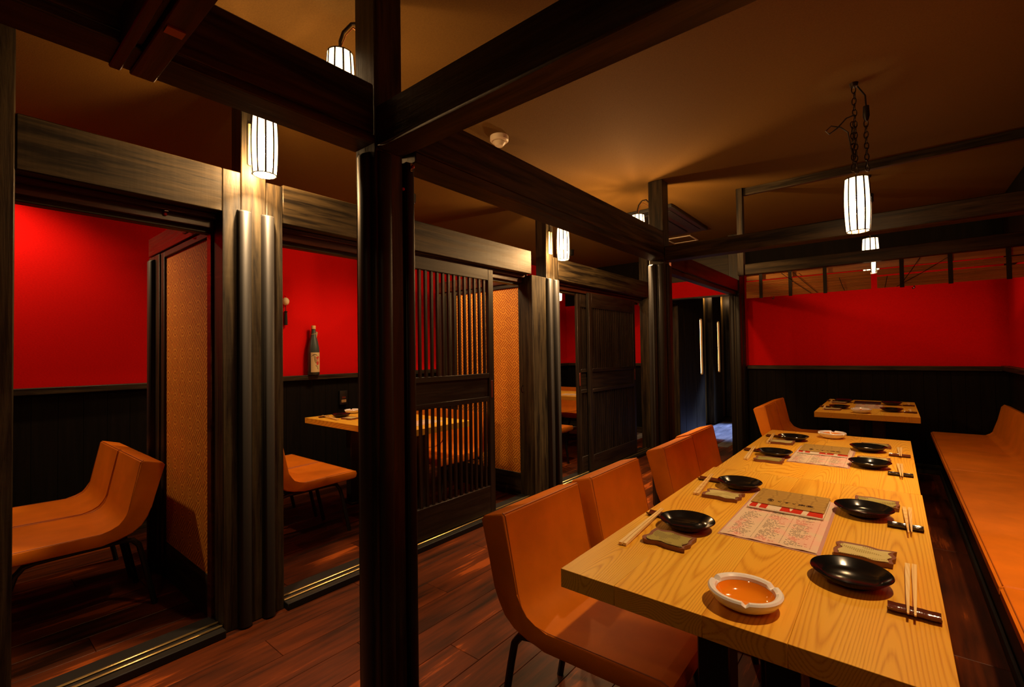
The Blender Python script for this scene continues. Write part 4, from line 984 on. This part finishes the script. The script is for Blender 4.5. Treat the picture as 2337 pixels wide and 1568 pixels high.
MB().prism([(0.0, 0.0), (0.016, -0.004), (0.022, -0.085), (0.008, -0.090)], -0.001, 0.001, 'y').obj('neck_tag', IVORY, bt, 0, loc=(0.022, 0.016, 0.41), rot=(0, 0.30, 0.6))
orn = thing('hanging_charm', 'small ivory ball charm with a dark tassel hanging on the red wall', 'ornament', (XB+0.025, 1.992, 1.74))
MB().lathe([(0, -0.036)]+[(0.030*math.sin(math.pi*k/12), -0.036*math.cos(math.pi*k/12)) for k in range(1, 12)]+[(0, 0.036)], 18).obj('ball', IVORY, orn, 60)
MB().tube([(0, 0, -0.036), (0, 0, -0.10)], 0.003, 6).obj('cord', STRAP, orn)
MB().lathe([(0, -0.085), (0.012, -0.088), (0.016, -0.095), (0.010, -0.105), (0.012, -0.112), (0.016, -0.215), (0, -0.216)], 12).obj('tassel', STRAP, orn)
MB().tube([(0, 0, 0.036), (-0.01, 0, 0.05), (-0.024, 0, 0.052)], 0.002, 5).obj('nail', IRON, orn)
bx = thing('call_box', 'small black box with a yellow label on the second booth wainscot', 'box', (XB+0.016, 2.553, 0.82))
B(0, 0.03, -0.042, 0.042, -0.07, 0.07, 0.006, 2).obj('casing', BLACKP, bx)
B(0.0301, 0.031, -0.024, 0.026, -0.045, -0.020).obj('yellow_label', CORK, bx, 0)
for k in range(4): B(0.0311, 0.0315, -0.018+k*0.010, -0.011+k*0.010, -0.036, -0.029).obj('print_mark', INK, bx, 0)
B(0.0301, 0.0315, -0.018, 0.020, -0.008, 0.012, 0.001).obj('button', PULL, bx, 0)
# magnetic door catches with little red knobs
def catch(label, x, y, z, face):
    t = thing('door_catch', label, 'door catch', (x, y, z))
    if face == 'z':
        B(-0.02, 0.02, -0.008, 0.008, -0.004, 0, 0.001).obj('plate', CHROME, t); MB().lathe([(0, -0.020)]+[(0.008*math.sin(math.pi*k/8), -0.012-0.008*math.cos(math.pi*k/8)) for k in range(1, 8)]+[(0, -0.004)], 12).obj('red_knob', REDBALL, t, 60)
    else:
        B(0, 0.004, -0.006, 0.006, -0.016, 0.016, 0.001).obj('plate', CHROME, t)
        MB().lathe([(0, -0.007)]+[(0.007*math.sin(math.pi*k/8), -0.007*math.cos(math.pi*k/8)) for k in range(1, 8)]+[(0, 0.007)], 12, (0.0105, 0.0, 0.0)).obj('red_knob', REDBALL, t, 60)
catch('upper red-knobbed door catch on the nearest post', -1.372, 1.104, 1.935, 'x')
catch('lower red-knobbed door catch on the nearest post', -1.3995, 1.080, 1.852, 'x')
catch('red-knobbed door catch under the first booth header', -2.45, 0.62, 1.8815, 'z')
lt = thing('door_latch', 'small dark metal latch on the head beam of the first booth screen', 'latch', (-2.72, 0.798, 1.89))
B(-0.012, 0.012, -0.010, 0.002, -0.02, 0.02, 0.001).obj('plate', CHROME, lt); MB().tube([(0, -0.010, -0.018), (-0.02, -0.02, -0.026), (-0.06, -0.02, -0.018)], 0.004, 6).obj('hook', IRON, lt)
